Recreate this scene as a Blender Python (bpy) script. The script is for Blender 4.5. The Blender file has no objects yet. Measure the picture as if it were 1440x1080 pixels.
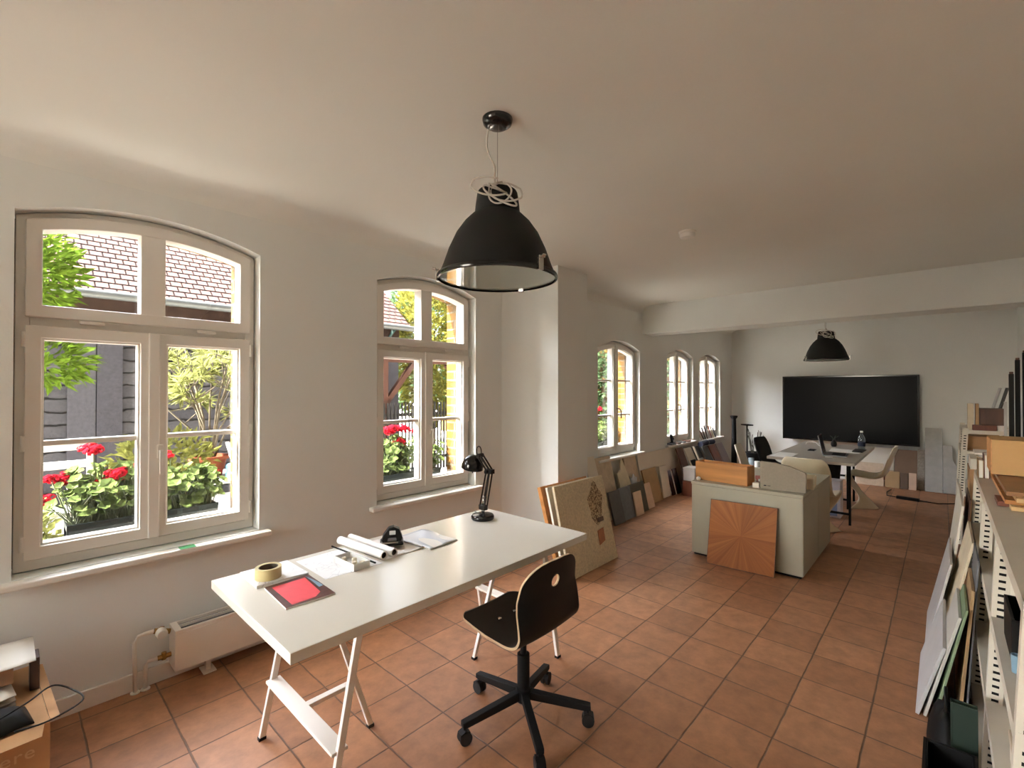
import bpy, bmesh, math, random
from mathutils import Vector, Matrix
from math import sin, cos, pi, radians, sqrt
C = bpy.context.scene
col = C.collection

# ------------------------------------------------------------------ materials
def S(r, g, b):
    f = lambda c: (c/255/12.92) if c/255 <= 0.04045 else ((c/255+0.055)/1.055)**2.4
    return (f(r), f(g), f(b), 1)
def nd(nt, t, **k):
    n = nt.nodes.new(t)
    for a, v in k.items(): setattr(n, a, v)
    return n
MATS = {}
def mat(name, rgb, rough=.55, metal=0., var=.06, vs=6., stretch=(1, 1, 1), bump=0., bs=60., spec=.5, coat=0.):
    if name in MATS: return MATS[name]
    m = bpy.data.materials.new(name); m.use_nodes = True
    nt = m.node_tree; b = nt.nodes['Principled BSDF']
    c = S(*rgb)
    b.inputs['Roughness'].default_value = rough; b.inputs['Metallic'].default_value = metal
    b.inputs['Specular IOR Level'].default_value = spec; b.inputs['Coat Weight'].default_value = coat
    tc = nd(nt, 'ShaderNodeTexCoord'); mp = nd(nt, 'ShaderNodeMapping'); mp.inputs['Scale'].default_value = stretch
    nt.links.new(tc.outputs['Object'], mp.inputs['Vector'])
    n = nd(nt, 'ShaderNodeTexNoise'); n.inputs['Scale'].default_value = vs; n.inputs['Detail'].default_value = 5
    nt.links.new(mp.outputs['Vector'], n.inputs['Vector'])
    r = nd(nt, 'ShaderNodeValToRGB')
    r.color_ramp.elements[0].position = .3; r.color_ramp.elements[1].position = .7
    r.color_ramp.elements[0].color = [max(0, x*(1-var)) for x in c[:3]]+[1]
    r.color_ramp.elements[1].color = [min(1, x*(1+var)) for x in c[:3]]+[1]
    nt.links.new(n.outputs['Fac'], r.inputs['Fac']); nt.links.new(r.outputs['Color'], b.inputs['Base Color'])
    if bump:
        n2 = nd(nt, 'ShaderNodeTexNoise'); n2.inputs['Scale'].default_value = bs; n2.inputs['Detail'].default_value = 4
        nt.links.new(mp.outputs['Vector'], n2.inputs['Vector'])
        bp = nd(nt, 'ShaderNodeBump'); bp.inputs['Strength'].default_value = bump; bp.inputs['Distance'].default_value = .01
        nt.links.new(n2.outputs['Fac'], bp.inputs['Height']); nt.links.new(bp.outputs['Normal'], b.inputs['Normal'])
    MATS[name] = m
    return m
def wood(name, rgb, axis='Y', rough=.45, var=.25, vs=5.):
    st = {'X': (.12, 2, 2), 'Y': (2, .12, 2), 'Z': (2, 2, .12)}[axis]
    return mat(name, rgb, rough, 0, var, vs*2.2, st, .05, 40)
def leafmat(name, rgb, t=.45):
    if name in MATS: return MATS[name]
    m = bpy.data.materials.new(name); m.use_nodes = True; nt = m.node_tree
    out = nt.nodes['Material Output']; nt.nodes.remove(nt.nodes['Principled BSDF'])
    tc = nd(nt, 'ShaderNodeTexCoord'); n = nd(nt, 'ShaderNodeTexNoise'); n.inputs['Scale'].default_value = 14
    nt.links.new(tc.outputs['Object'], n.inputs['Vector'])
    r = nd(nt, 'ShaderNodeValToRGB'); c = S(*rgb)
    r.color_ramp.elements[0].position = .35; r.color_ramp.elements[1].position = .65
    r.color_ramp.elements[0].color = [x*.6 for x in c[:3]]+[1]; r.color_ramp.elements[1].color = [min(1, x*1.3) for x in c[:3]]+[1]
    nt.links.new(n.outputs['Fac'], r.inputs['Fac'])
    d = nd(nt, 'ShaderNodeBsdfDiffuse'); tr = nd(nt, 'ShaderNodeBsdfTranslucent'); mx = nd(nt, 'ShaderNodeMixShader')
    mx.inputs[0].default_value = t
    for s in (d, tr): nt.links.new(r.outputs['Color'], s.inputs['Color'])
    nt.links.new(d.outputs[0], mx.inputs[1]); nt.links.new(tr.outputs[0], mx.inputs[2]); nt.links.new(mx.outputs[0], out.inputs[0])
    MATS[name] = m; return m
def brickmat(name, c1, c2, cm, bw, bh, mortar, offset=.5, axes='XY', rough=.8, bump=.4, shift=(0, 0), nvar=.25, nscale=9, soft=.1):
    m = bpy.data.materials.new(name); m.use_nodes = True; nt = m.node_tree; b = nt.nodes['Principled BSDF']
    tc = nd(nt, 'ShaderNodeTexCoord'); sp = nd(nt, 'ShaderNodeSeparateXYZ'); cb = nd(nt, 'ShaderNodeCombineXYZ')
    nt.links.new(tc.outputs['Object'], sp.inputs[0])
    for i, a in enumerate(axes):
        ad = nd(nt, 'ShaderNodeMath', operation='ADD'); ad.inputs[1].default_value = shift[i]
        nt.links.new(sp.outputs[a], ad.inputs[0]); nt.links.new(ad.outputs[0], cb.inputs[i])
    wv = nd(nt, 'ShaderNodeTexNoise'); wv.inputs['Scale'].default_value = 8
    nt.links.new(cb.outputs[0], wv.inputs['Vector'])
    vm = nd(nt, 'ShaderNodeVectorMath', operation='MULTIPLY_ADD'); vm.inputs[1].default_value = (.008*bw/.29,)*3
    nt.links.new(wv.outputs['Color'], vm.inputs[0]); nt.links.new(cb.outputs[0], vm.inputs[2])
    br = nd(nt, 'ShaderNodeTexBrick'); br.offset = offset; br.squash = 1
    br.inputs['Scale'].default_value = 1; br.inputs['Brick Width'].default_value = bw; br.inputs['Row Height'].default_value = bh
    br.inputs['Mortar Size'].default_value = mortar; br.inputs['Mortar Smooth'].default_value = soft; br.inputs['Bias'].default_value = 0
    br.inputs['Color1'].default_value = S(*c1); br.inputs['Color2'].default_value = S(*c2); br.inputs['Mortar'].default_value = S(*cm)
    nt.links.new(vm.outputs[0], br.inputs['Vector'])
    n = nd(nt, 'ShaderNodeTexNoise'); n.inputs['Scale'].default_value = nscale; n.inputs['Detail'].default_value = 8; n.inputs['Roughness'].default_value = .65
    nt.links.new(cb.outputs[0], n.inputs['Vector'])
    mr = nd(nt, 'ShaderNodeMapRange'); mr.inputs['From Min'].default_value = .3; mr.inputs['From Max'].default_value = .7
    mr.inputs['To Min'].default_value = 1-nvar; mr.inputs['To Max'].default_value = 1+nvar
    nt.links.new(n.outputs['Fac'], mr.inputs['Value'])
    mu = nd(nt, 'ShaderNodeVectorMath', operation='MULTIPLY'); cc = nd(nt, 'ShaderNodeCombineXYZ')
    for i in range(3): nt.links.new(mr.outputs[0], cc.inputs[i])
    nt.links.new(br.outputs['Color'], mu.inputs[0]); nt.links.new(cc.outputs[0], mu.inputs[1])
    nt.links.new(mu.outputs[0], b.inputs['Base Color']); b.inputs['Roughness'].default_value = rough; b.inputs['Specular IOR Level'].default_value = .5 if name == 'terracotta_floor_tiles' else .04
    if bump:
        ad = nd(nt, 'ShaderNodeMath', operation='MULTIPLY_ADD'); ad.inputs[1].default_value = -1.
        ml = nd(nt, 'ShaderNodeMath', operation='MULTIPLY'); ml.inputs[1].default_value = .25
        nt.links.new(n.outputs['Fac'], ml.inputs[0])
        nt.links.new(br.outputs['Fac'], ad.inputs[0]); nt.links.new(ml.outputs[0], ad.inputs[2])
        bp = nd(nt, 'ShaderNodeBump'); bp.inputs['Strength'].default_value = bump; bp.inputs['Distance'].default_value = .008
        nt.links.new(ad.outputs[0], bp.inputs['Height']); nt.links.new(bp.outputs['Normal'], b.inputs['Normal'])
    MATS[name] = m; return m
def glassmat(name, tint=(1, 1, 1), refl=.12, rough=0.):
    m = bpy.data.materials.new(name); m.use_nodes = True; nt = m.node_tree
    out = nt.nodes['Material Output']; nt.nodes.remove(nt.nodes['Principled BSDF'])
    t = nd(nt, 'ShaderNodeBsdfTransparent'); t.inputs[0].default_value = (*tint, 1)
    g = nd(nt, 'ShaderNodeBsdfGlossy'); g.inputs['Roughness'].default_value = rough
    fr = nd(nt, 'ShaderNodeFresnel'); 
    ge = nd(nt, 'ShaderNodeNewGeometry'); io = nd(nt, 'ShaderNodeMath', operation='MULTIPLY_ADD'); io.inputs[1].default_value = 1/1.5-1.5; io.inputs[2].default_value = 1.5
    nt.links.new(ge.outputs['Backfacing'], io.inputs[0]); nt.links.new(io.outputs[0], fr.inputs['IOR'])   # same reflection on both faces of the pane
    ml = nd(nt, 'ShaderNodeMath', operation='MULTIPLY'); ml.inputs[1].default_value = refl/.12
    mx = nd(nt, 'ShaderNodeMixShader')
    nt.links.new(fr.outputs[0], ml.inputs[0]); nt.links.new(ml.outputs[0], mx.inputs[0])
    nt.links.new(t.outputs[0], mx.inputs[1]); nt.links.new(g.outputs[0], mx.inputs[2]); nt.links.new(mx.outputs[0], out.inputs[0])
    MATS[name] = m; return m

plaster = mat('white_wall_paint', (228, 230, 226), .85, var=.02, vs=2, bump=.06, bs=90, spec=.2)
ceilpaint = mat('ceiling_paint', (230, 231, 225), .9, var=.015, vs=1.5, bump=.05, bs=70, spec=.1)
frame_w = mat('white_window_paint', (230, 226, 218), .4, var=.02)
tilemat = brickmat('terracotta_floor_tiles', (160, 113, 80), (138, 94, 64), (98, 70, 50), .2855, .2904, .0045, 0., 'YX', .48, .55, (.0385, -.037+.2904*20), .26, 11, .5)
lam = mat('white_laminate', (226, 220, 206), .2, var=.01, vs=3)
steel_w = mat('white_painted_steel', (234, 228, 218), .4, var=.02)
blk = mat('black_lacquer', (17, 15, 14), .45, var=.1, spec=.22)
blk_m = mat('black_matt_metal', (13, 12, 11), .65, var=.1, spec=.22)
blk_gl = mat('black_gloss', (11, 10, 10), .15, var=.05, spec=.4)
rub = mat('black_rubber', (16, 16, 16), .7)
chrome = mat('brushed_steel', (190, 188, 184), .25, 1., var=.04)
brass = mat('brass', (150, 120, 70), .35, 1.)
glass = glassmat('window_glass')
clear = glassmat('clear_plastic', (.93, .95, .95), .3, .08)
paper = mat('white_paper', (240, 238, 232), .8, var=.02)
card = mat('brown_cardboard', (176, 136, 96), .8, var=.08, vs=8, bump=.05)
cardt = mat('tan_cardboard', (205, 165, 112), .8, var=.05, vs=5)
oak = wood('honey_oak', (184, 128, 72), 'X', .4, .25)
plyw = wood('light_plywood', (214, 178, 128), 'Y', .5, .15)
brownw = wood('dark_brown_wood', (82, 52, 38), 'Z', .5, .3)
redw = wood('reddish_brown_wood', (112, 62, 46), 'Z', .5, .25)
maroon = mat('polished_maroon_stone', (62, 34, 32), .15, var=.3, vs=20)
slate = mat('dark_slate', (74, 74, 72), .6, var=.2, vs=18, bump=.1)
slate2 = mat('grey_slate', (100, 102, 106), .6, var=.15, vs=22, bump=.1)
sage = mat('sage_grey_paint', (172, 166, 144), .5, var=.03)
felt = mat('warm_grey_felt', (150, 140, 124), .9, var=.05, vs=60, bump=.1, bs=200)
concrete = mat('pale_concrete', (176, 174, 168), .85, var=.08, vs=15, bump=.1)
lime = mat('cream_limestone', (214, 200, 172), .7, var=.06, vs=12)
beige = mat('beige_stone', (196, 176, 150), .65, var=.1, vs=20)
tan = mat('tan_fibreboard', (164, 134, 96), .8, var=.08, vs=10)
pink = mat('pale_pinkish_stone', (206, 178, 154), .65, var=.07, vs=16)
whiteb = mat('off_white_board', (224, 216, 200), .6, var=.03, vs=4)
cream = mat('cream_plastic', (226, 214, 184), .3, var=.02)
greyb = mat('light_grey_board', (188, 186, 184), .6, var=.05, vs=6)
greenb = mat('sage_green_board', (122, 140, 108), .6, var=.05)
darkgreen = mat('dark_green_card', (20, 38, 26), .6, var=.1)
navy = mat('dark_blue_cloth', (38, 44, 66), .8)
redp = mat('red_print', (214, 62, 72), .5, var=.05, vs=40)
bluep = mat('grey_blue_print', (120, 150, 170), .5, var=.1)
screenm = mat('black_screen', (17, 17, 18), .3, var=.03, spec=.06)
lilac = mat('lilac_grey_board', (150, 142, 146), .7, var=.05)
terracotta = mat('terracotta_pot', (96, 48, 30), .8)

# ------------------------------------------------------------------ mesh builder
class G:
    def __init__(s): s.v = []; s.f = []; s.m = []
    def add(s, vs, fs, mi=0):
        o = len(s.v); s.v += [tuple(v) for v in vs]; s.f += [tuple(o+i for i in f) for f in fs]; s.m += [mi]*len(fs); return s
    def box(s, x0, x1, y0, y1, z0, z1, mi=0, M=None):
        vs = [Vector((x, y, z)) for z in (z0, z1) for y in (y0, y1) for x in (x0, x1)]
        if M: vs = [M @ v for v in vs]
        return s.add(vs, [(0, 2, 3, 1), (4, 5, 7, 6), (0, 1, 5, 4), (2, 6, 7, 3), (0, 4, 6, 2), (1, 3, 7, 5)], mi)
    def bar(s, a, b, w, h, mi=0, up=(0, 0, 1), roll=0):
        a, b = Vector(a), Vector(b); d = (b-a).normalized(); u = Vector(up)
        if abs(d.dot(u)) > .98: u = Vector((1, 0, 0))
        x = d.cross(u).normalized(); y = x.cross(d)
        if roll: x, y = x*cos(roll)+y*sin(roll), y*cos(roll)-x*sin(roll)
        vs = [p+x*sx*w/2+y*sy*h/2 for p in (a, b) for sx, sy in ((-1, -1), (1, -1), (1, 1), (-1, 1))]
        return s.add(vs, [(3, 2, 1, 0), (4, 5, 6, 7)]+[(i, (i+1) % 4, 4+(i+1) % 4, 4+i) for i in range(4)], mi)
    def tube(s, pts, r, n=10, mi=0, closed=False, rs=None):
        P = [Vector(p) for p in pts]; N = len(P); rings = []; up = Vector((.31, .17, .94))
        for i, p in enumerate(P):
            if closed: t = P[(i+1) % N]-P[i-1]
            else: t = P[min(i+1, N-1)]-P[max(i-1, 0)]
            t.normalize()
            x = t.cross(up)
            if x.length < 1e-4: x = t.cross(Vector((1, 0, 0)))
            x.normalize(); y = t.cross(x); up = -x.cross(t) if False else up
            rr = rs[i] if rs else r
            rings.append([p+(x*cos(2*pi*k/n)+y*sin(2*pi*k/n))*rr for k in range(n)])
        vs = [v for q in rings for v in q]; fs = []
        for i in range(N if closed else N-1):
            j = (i+1) % N
            for k in range(n): fs.append((i*n+k, i*n+(k+1) % n, j*n+(k+1) % n, j*n+k))
        if not closed: fs += [tuple(range(n-1, -1, -1)), tuple((N-1)*n+k for k in range(n))]
        return s.add(vs, fs, mi)
    def lathe(s, prof, n=32, M=None, mi=0, cap0=True, cap1=True):
        vs = []; fs = []
        for r, z in prof:
            for k in range(n):
                v = Vector((r*cos(2*pi*k/n), r*sin(2*pi*k/n), z)); vs.append(M @ v if M else v)
        m = len(prof)
        for i in range(m-1):
            for k in range(n): fs.append((i*n+k, i*n+(k+1) % n, (i+1)*n+(k+1) % n, (i+1)*n+k))
        if cap0: fs.append(tuple(range(n-1, -1, -1)))
        if cap1: fs.append(tuple((m-1)*n+k for k in range(n)))
        return s.add(vs, fs, mi)
    def prism(s, poly, f0, f1, mi=0):
        """poly list of 2D points, f0/f1 map (u,v)->xyz for the two faces"""
        n = len(poly); vs = [f0(*p) for p in poly]+[f1(*p) for p in poly]
        return s.add(vs, [tuple(range(n-1, -1, -1)), tuple(n+i for i in range(n))]+[(i, (i+1) % n, n+(i+1) % n, n+i) for i in range(n)], mi)
    def grid(s, fn, nu, nv, mi=0, keep=None):
        vs = [fn(i/nu, j/nv) for i in range(nu+1) for j in range(nv+1)]
        fs = [(i*(nv+1)+j, i*(nv+1)+j+1, (i+1)*(nv+1)+j+1, (i+1)*(nv+1)+j) for i in range(nu) for j in range(nv) if keep is None or keep((i+.5)/nu, (j+.5)/nv)]
        return s.add(vs, fs, mi)
def obj(name, g, ms, parent=None, bevel=0, smooth=False, loc=None, solid=0, rim=None, sub=0, angle=None):
    me = bpy.data.meshes.new(name); me.from_pydata([tuple(v) for v in g.v], [], g.f); me.update()
    ms = ms if isinstance(ms, (list, tuple)) else [ms]
    for m in ms: me.materials.append(m)
    if len(ms) > 1: me.polygons.foreach_set('material_index', g.m)
    bm = bmesh.new(); bm.from_mesh(me)
    if not solid: bmesh.ops.recalc_face_normals(bm, faces=bm.faces)
    bm.to_mesh(me); bm.free()
    o = bpy.data.objects.new(name, me); col.objects.link(o)
    if parent: o.parent = parent
    if loc: o.location = loc
    if sub:
        md = o.modifiers.new('s', 'SUBSURF'); md.levels = sub; md.render_levels = sub
    if solid:
        md = o.modifiers.new('t', 'SOLIDIFY'); md.thickness = solid; md.offset = 0
        if rim is not None: md.material_offset_rim = rim
    if bevel:
        md = o.modifiers.new('b', 'BEVEL'); md.width = bevel; md.segments = 2; md.limit_method = 'ANGLE'; md.angle_limit = radians(40)
    if smooth:
        for p in me.polygons: p.use_smooth = True
        if angle: me.set_sharp_from_angle(angle=radians(angle))
    return o
def tag(o, label, cat, group=None, kind=None):
    if label: o['label'] = label
    if cat: o['category'] = cat
    if group: o['group'] = group
    if kind: o['kind'] = kind
    return o
def thing(name, label, cat, loc=(0, 0, 0), rz=0, group=None, kind=None):
    o = bpy.data.objects.new(name, None); col.objects.link(o); o.location = loc; o.rotation_euler = (0, 0, rz)
    o.empty_display_size = .1
    return tag(o, label, cat, group, kind)
def struct(name, g, m, parent=None, **k):
    o = obj(name, g, m, parent, **k)
    if not parent: o['kind'] = 'structure'
    return o
def board(name, label, cat, p0, p1, off, h, th, m, group=None, poly=None, z0=0., bevel=.0015, parent=None, ret=False):
    """flat piece leaning: lower front edge p0-p1 (ground plan), top edge displaced by off, at height h"""
    p0, p1, off = Vector((*p0, z0)), Vector((*p1, z0)), Vector((*off, h-z0))
    mid = (p0+p1)/2; mid.z = z0
    n = (p1-p0).cross(off).normalized(); o2 = Vector((off.x, off.y, 0))
    if n.dot(o2) > 0: n = -n
    lift = Vector((0, 0, max(0, n.z)*th+.0005))
    poly = poly or [(0, 0), (1, 0), (1, 1), (0, 1)]
    fr = lambda u, v: p0+(p1-p0)*u+off*v-mid+lift
    bk = lambda u, v: fr(u, v)-n*th
    g = G().prism(poly, fr, bk)
    o = obj(name, g, m, parent, bevel=bevel, loc=mid)
    o['_f'] = 0; del o['_f']
    if label: tag(o, label, cat, group)
    if ret: return o, fr, n, mid
    return o
R = random.Random(7)

def cr(P, t):
    n = len(P)-1; x = min(max(t, 0), 1)*n; i = min(int(x), n-1); f = x-i
    p0, p1, p2, p3 = P[max(i-1, 0)], P[i], P[i+1], P[min(i+2, n)]
    return tuple(.5*((2*b)+(c-a)*f+(2*a-5*b+4*c-d)*f*f+(3*b-a-3*c+d)*f**3) for a, b, c, d in zip(p0, p1, p2, p3))
# ------------------------------------------------------------------ room shell
XL, XR, YB, YF, ZC = -2.97, .75, 9.4, -2.4, 2.6
def arch(op):
    a, b, zb, zs, za, fl = op
    mm = (a+b)/2
    return lambda y: zs+(za-zs)*(1-((2*(y-mm)/(b-a))**2))
def wall_open(name, xi, xo, y0, y1, z1, ops, m, z0=0):
    g = G(); cur = y0
    def q(x, ya, yb, za0, zb0, za1, zb1): g.add([(x, ya, za0), (x, yb, zb0), (x, yb, zb1), (x, ya, za1)], [(0, 1, 2, 3)])
    for op in ops:
        a, b, zb, zs, za, fl = op; f = arch(op); N = 16
        for x in (xi, xo): q(x, cur, a, z0, z0, z1, z1)
        for i in range(N):
            ya, yb = a+(b-a)*i/N, a+(b-a)*(i+1)/N
            for x in (xi, xo):
                q(x, ya, yb, z0, z0, zb, zb); q(x, ya, yb, f(ya), f(yb), z1, z1)
            g.add([(xi, ya, f(ya)), (xi, yb, f(yb)), (xo, yb, f(yb)), (xo, ya, f(ya))], [(0, 1, 2, 3)])
        g.add([(xi, a, zb), (xi, b, zb), (xo, b, zb), (xo, a, zb)], [(0, 1, 2, 3)])
        for y in (a, b): g.add([(xi, y, zb), (xi, y, f(a)), (xo, y, f(a)), (xo, y, zb)], [(0, 1, 2, 3)])
        cur = b
    for x in (xi, xo): q(x, cur, y1, z0, z0, z1, z1)
    for y in (y0, y1): g.add([(xi, y, z0), (xi, y, z1), (xo, y, z1), (xo, y, z0)], [(0, 1, 2, 3)])
    g.add([(xi, y0, z1), (xi, y1, z1), (xo, y1, z1), (xo, y0, z1)], [(0, 1, 2, 3)])
    bm = struct(name, g, m); me = bm.data
    b2 = bmesh.new(); b2.from_mesh(me); bmesh.ops.remove_doubles(b2, verts=b2.verts, dist=1e-5); bmesh.ops.recalc_face_normals(b2, faces=b2.faces); b2.to_mesh(me); b2.free()
    return bm
WIN = [(.025, 1.022, .665, 2.285, 2.375, 1), (1.80, 2.758, .665, 2.275, 2.365, 1),
       (4.70, 5.73, .665, 1.985, 2.09, 0), (6.56, 7.53, .665, 1.985, 2.085, 0), (7.79, 8.77, .64, 1.985, 2.08, 0)]
wall_open('wall_left', XL, -3.16, YF, YB, 2.66, WIN, plaster)
OUT = [(a+.06, b-.06, .60, zs-.02, za-.05, f) for a, b, zb, zs, za, f in WIN]
brick = brickmat('yellow_brick', (80, 58, 26), (66, 46, 20), (72, 66, 52), .24, .075, .008, .5, 'YZ', .85, .5, nvar=.2)
# on the jambs the brick courses run along X; a second mapping uses X+Y so both faces show courses
wall_open('wall_left_facade', -3.162, -3.285, YF-.3, YB+.3, 4.2, OUT, brick, z0=-.12)
nt = brick.node_tree
sx = [n for n in nt.nodes if n.type == 'SEPXYZ'][0]
adds = [n for n in nt.nodes if n.type == 'MATH' and n.operation == 'ADD']
mixa = nd(nt, 'ShaderNodeMath', operation='ADD'); nt.links.new(sx.outputs['X'], mixa.inputs[0]); nt.links.new(sx.outputs['Y'], mixa.inputs[1])
nt.links.new(mixa.outputs[0], adds[0].inputs[0])

g = G().add([(XL-.2, YF, 0), (XR+.1, YF, 0), (XR+.1, YB+.1, 0), (XL-.2, YB+.1, 0)], [(0, 1, 2, 3)])
struct('floor', g, tilemat)
# ceiling with a soft cove along the window wall
prof = [(XL, 2.50), (XL+.008, 2.535), (XL+.03, 2.565), (XL+.07, 2.588), (XL+.13, ZC), (XR+.1, ZC)]
g = G().grid(lambda u, v: (prof[round(u*5)][0], YF-.1+v*(YB-YF+.2), prof[round(u*5)][1]), 5, 4)
struct('ceiling', g, ceilpaint, smooth=True, angle=60)
struct('wall_back', G().box(XL-.2, XR+.2, YB, YB+.2, 0, 2.66), plaster)
struct('wall_right', G().box(XR, XR+.2, YF, YB, 0, 2.66), plaster)
g = G()
for q in ((XL-.2, -2.75, 0, 2.66), (-1.65, XR+.2, 0, 2.66), (-2.75, -1.65, 0, .75), (-2.75, -1.65, 2.12, 2.66)): g.box(q[0], q[1], YF-.2, YF, q[2], q[3])  # unseen window opening, added behind the camera to bring in more daylight
struct('wall_front', g, plaster)
struct('added_sun_blocker', G().box(-3.1, -1.2, YF-1.6, YF-.201, 2.14, 2.2), frame_w)  # unseen slab added outside to keep direct sun out of the front opening
struct('trim_1', G().box(XL+.001, XR, 5.8, 6.12, 2.222, ZC+.02), plaster, bevel=.008)
# chimney-like pillar standing out of the window wall, its near corner rounded into the wall
pp = [(XL+.001, 3.08), (-2.955, 3.16), (-2.92, 3.24), (-2.86, 3.30), (-2.78, 3.335), (-2.68, 3.35), (-2.53, 3.35), (-2.53, 3.82), (XL+.001, 3.82)]
g = G().prism(pp, lambda x, y: (x, y, 0), lambda x, y: (x, y, ZC+.02))
struct('wall_pillar', g, plaster, smooth=True, angle=40)
struct('baseboard_left', G().box(XL+.001, XL+.016, YF, 3.08, 0, .085), frame_w, bevel=.003)

# ------------------------------------------------------------------ windows
def outline(a, b, zb, f, N=14):
    return [(a, zb), (b, zb)]+[(b-(b-a)*i/N, f(b-(b-a)*i/N)) for i in range(N+1)]
def ring(g, o_out, o_in, x0, x1):
    """frame between two outlines with the same vertex count, extruded x0..x1"""
    n = len(o_out)
    vs = [(x, *p) for x in (x0, x1) for o in (o_out, o_in) for p in o]
    fs = []
    for i in range(n):
        j = (i+1) % n
        fs += [(i, j, n+j, n+i), (2*n+i, 3*n+i, 3*n+j, 2*n+j), (i, 2*n+i, 2*n+j, j), (n+i, n+j, 3*n+j, 3*n+i)]
    g.add(vs, fs); return g
def lower(f, d): return lambda y: f(y)-d
def handle(parent, y, z, x=-3.018):
    g = G().box(x, x+.008, y-.013, y+.013, z-.035, z+.035).bar((x+.008, y, z), (x+.035, y, z), .014, .014)
    g.bar((x+.035, y, z+.008), (x+.04, y, z-.115), .018, .012)
    obj('handle', g, frame_w, parent, bevel=.003)
for k, op in enumerate(WIN):
    a, b, zb, zs, za, big = op; f = arch(op)
    w = thing('window_%d' % (k+1), None, None, (0, 0, 0), kind='structure')
    e = .004
    g = ring(G(), outline(a+e, b-e, zb+e, lower(f, e)), outline(a+.05, b-.05, zb+.05, lower(f, .05)), -3.14, -3.06)
    if big: g.box(-3.138, -3.062, a+.05, b-.05, 1.775, 1.835)
    obj('frame', g, frame_w, w, bevel=.003)
    mid = (a+b)/2 if big else (a+b)/2
    fw = .055
    def sash(y0, y1, z0, top, name='sash', x0=-3.122, x1=-3.025):
        # top is a function of y
        go = outline(y0, y1, z0, top); gi = outline(y0+fw, y1-fw, z0+fw, lower(top, fw))
        o = obj(name, ring(G(), go, gi, x0, x1), frame_w, w, bevel=.004)
        gb = ring(G(), outline(y0+fw, y1-fw, z0+fw, lower(top, fw), 14), outline(y0+fw+.008, y1-fw-.008, z0+fw+.008, lower(top, fw+.008)), -3.11, -3.045)
        obj('glazing_bead', gb, frame_w, o)
        obj('pane', G().prism(outline(y0+fw, y1-fw, z0+fw, lower(top, fw)), lambda y, z: (-3.116, y, z), lambda y, z: (-3.112, y, z)), glass, o)
        return o
    if big:
        t = lambda y: 1.785
        for s, (y0, y1) in enumerate(((a+.035, mid+.004), (mid+.006, b-.035))):
            o = sash(y0, y1, zb+.06, t)
            obj('muntin', G().box(-3.111, -3.06, y0+fw, y1-fw, 1.232, 1.256), frame_w, o, bevel=.003)
            hy = y0-.004 if s == 0 else y1+.004
            for hz in (.80, 1.25, 1.72): obj('hinge', G().lathe([(.009, -.035), (.009, .035)], 10, Matrix.Translation((-3.03, hy, hz))), frame_w, o, smooth=True, angle=50)
        obj('meeting_strip', G().box(-3.03, -3.012, mid-.018, mid+.028, zb+.06, 1.785), frame_w, w, bevel=.004)
        handle(w, mid+.03, 1.17, -3.012)
        # fanlight over the transom: one arched sash with a centre post
        z0 = 1.825; y0, y1 = a+.035, b-.035; top = lower(f, .035)
        go = outline(y0, y1, z0, top); gi = outline(y0+fw, y1-fw, z0+fw, lower(top, fw))
        o = obj('fanlight_sash', ring(G(), go, gi, -3.122, -3.025), frame_w, w, bevel=.004)
        g = G().prism([(mid-.052, z0+.03), (mid+.052, z0+.03), (mid+.052, top(mid+.052)-.03), (mid-.052, top(mid-.052)-.03)], lambda y, z: (-3.12, y, z), lambda y, z: (-3.027, y, z))
        obj('centre_post', g, frame_w, o, bevel=.004)
        for ya, yb in ((y0+fw, mid-.052), (mid+.052, y1-fw)):
            obj('pane', G().prism(outline(ya, yb, z0+fw, lower(top, fw)), lambda y, z: (-3.116, y, z), lambda y, z: (-3.112, y, z)), glass, o)
        for hy in (a+.26, b-.26): obj('hinge', G().bar((-3.018, hy-.045, 1.812), (-3.018, hy+.045, 1.812), .02, .016), frame_w, o, bevel=.004)
    else:
        top = lower(f, .035)
        for s, (y0, y1) in enumerate(((a+.035, mid-.001), (mid+.001, b-.035))):
            o = sash(y0, y1, zb+.055, top, x0=-3.12, x1=-3.03)
            for mz in (1.16, 1.595): obj('muntin', G().box(-3.111, -3.06, y0+fw, y1-fw, mz-.011, mz+.011), frame_w, o, bevel=.003)
        obj('meeting_strip', G().prism([(mid-.02, zb+.06), (mid+.02, zb+.06), (mid+.02, top(mid)-.02), (mid-.02, top(mid)-.02)], lambda y, z: (-3.035, y, z), lambda y, z: (-3.018, y, z)), frame_w, w, bevel=.004)
        g = G().tube([(-3.018, mid, 1.24), (-2.99, mid+.01, 1.245), (-2.985, mid+.045, 1.22), (-2.985, mid+.05, 1.16), (-2.985, mid+.05, 1.12)], .009, 8)
        obj('handle', g, chrome, w, smooth=True)
    sg = G().box(-3.06, -2.915, a-.06, b+.055, zb-.035, zb-.004)
    obj('window_sill', sg, frame_w, w, bevel=.008)
    so = G().box(-3.50, -3.13, a+.062, b-.062, zb-.055, zb-.035)
    obj('outer_sill', so, mat('zinc_sill', (176, 178, 178), .5, .3), w, bevel=.004)

# strips of tape lying on the sill of the nearest window
tag(obj('tape_strip', G().box(-.03, .03, -.035, .035, 0, .001), mat('green_tape', (60, 140, 80), .5), loc=(-2.945, .66, .661)), 'strip of green tape stuck on the sill under the large window', 'tape')

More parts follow.
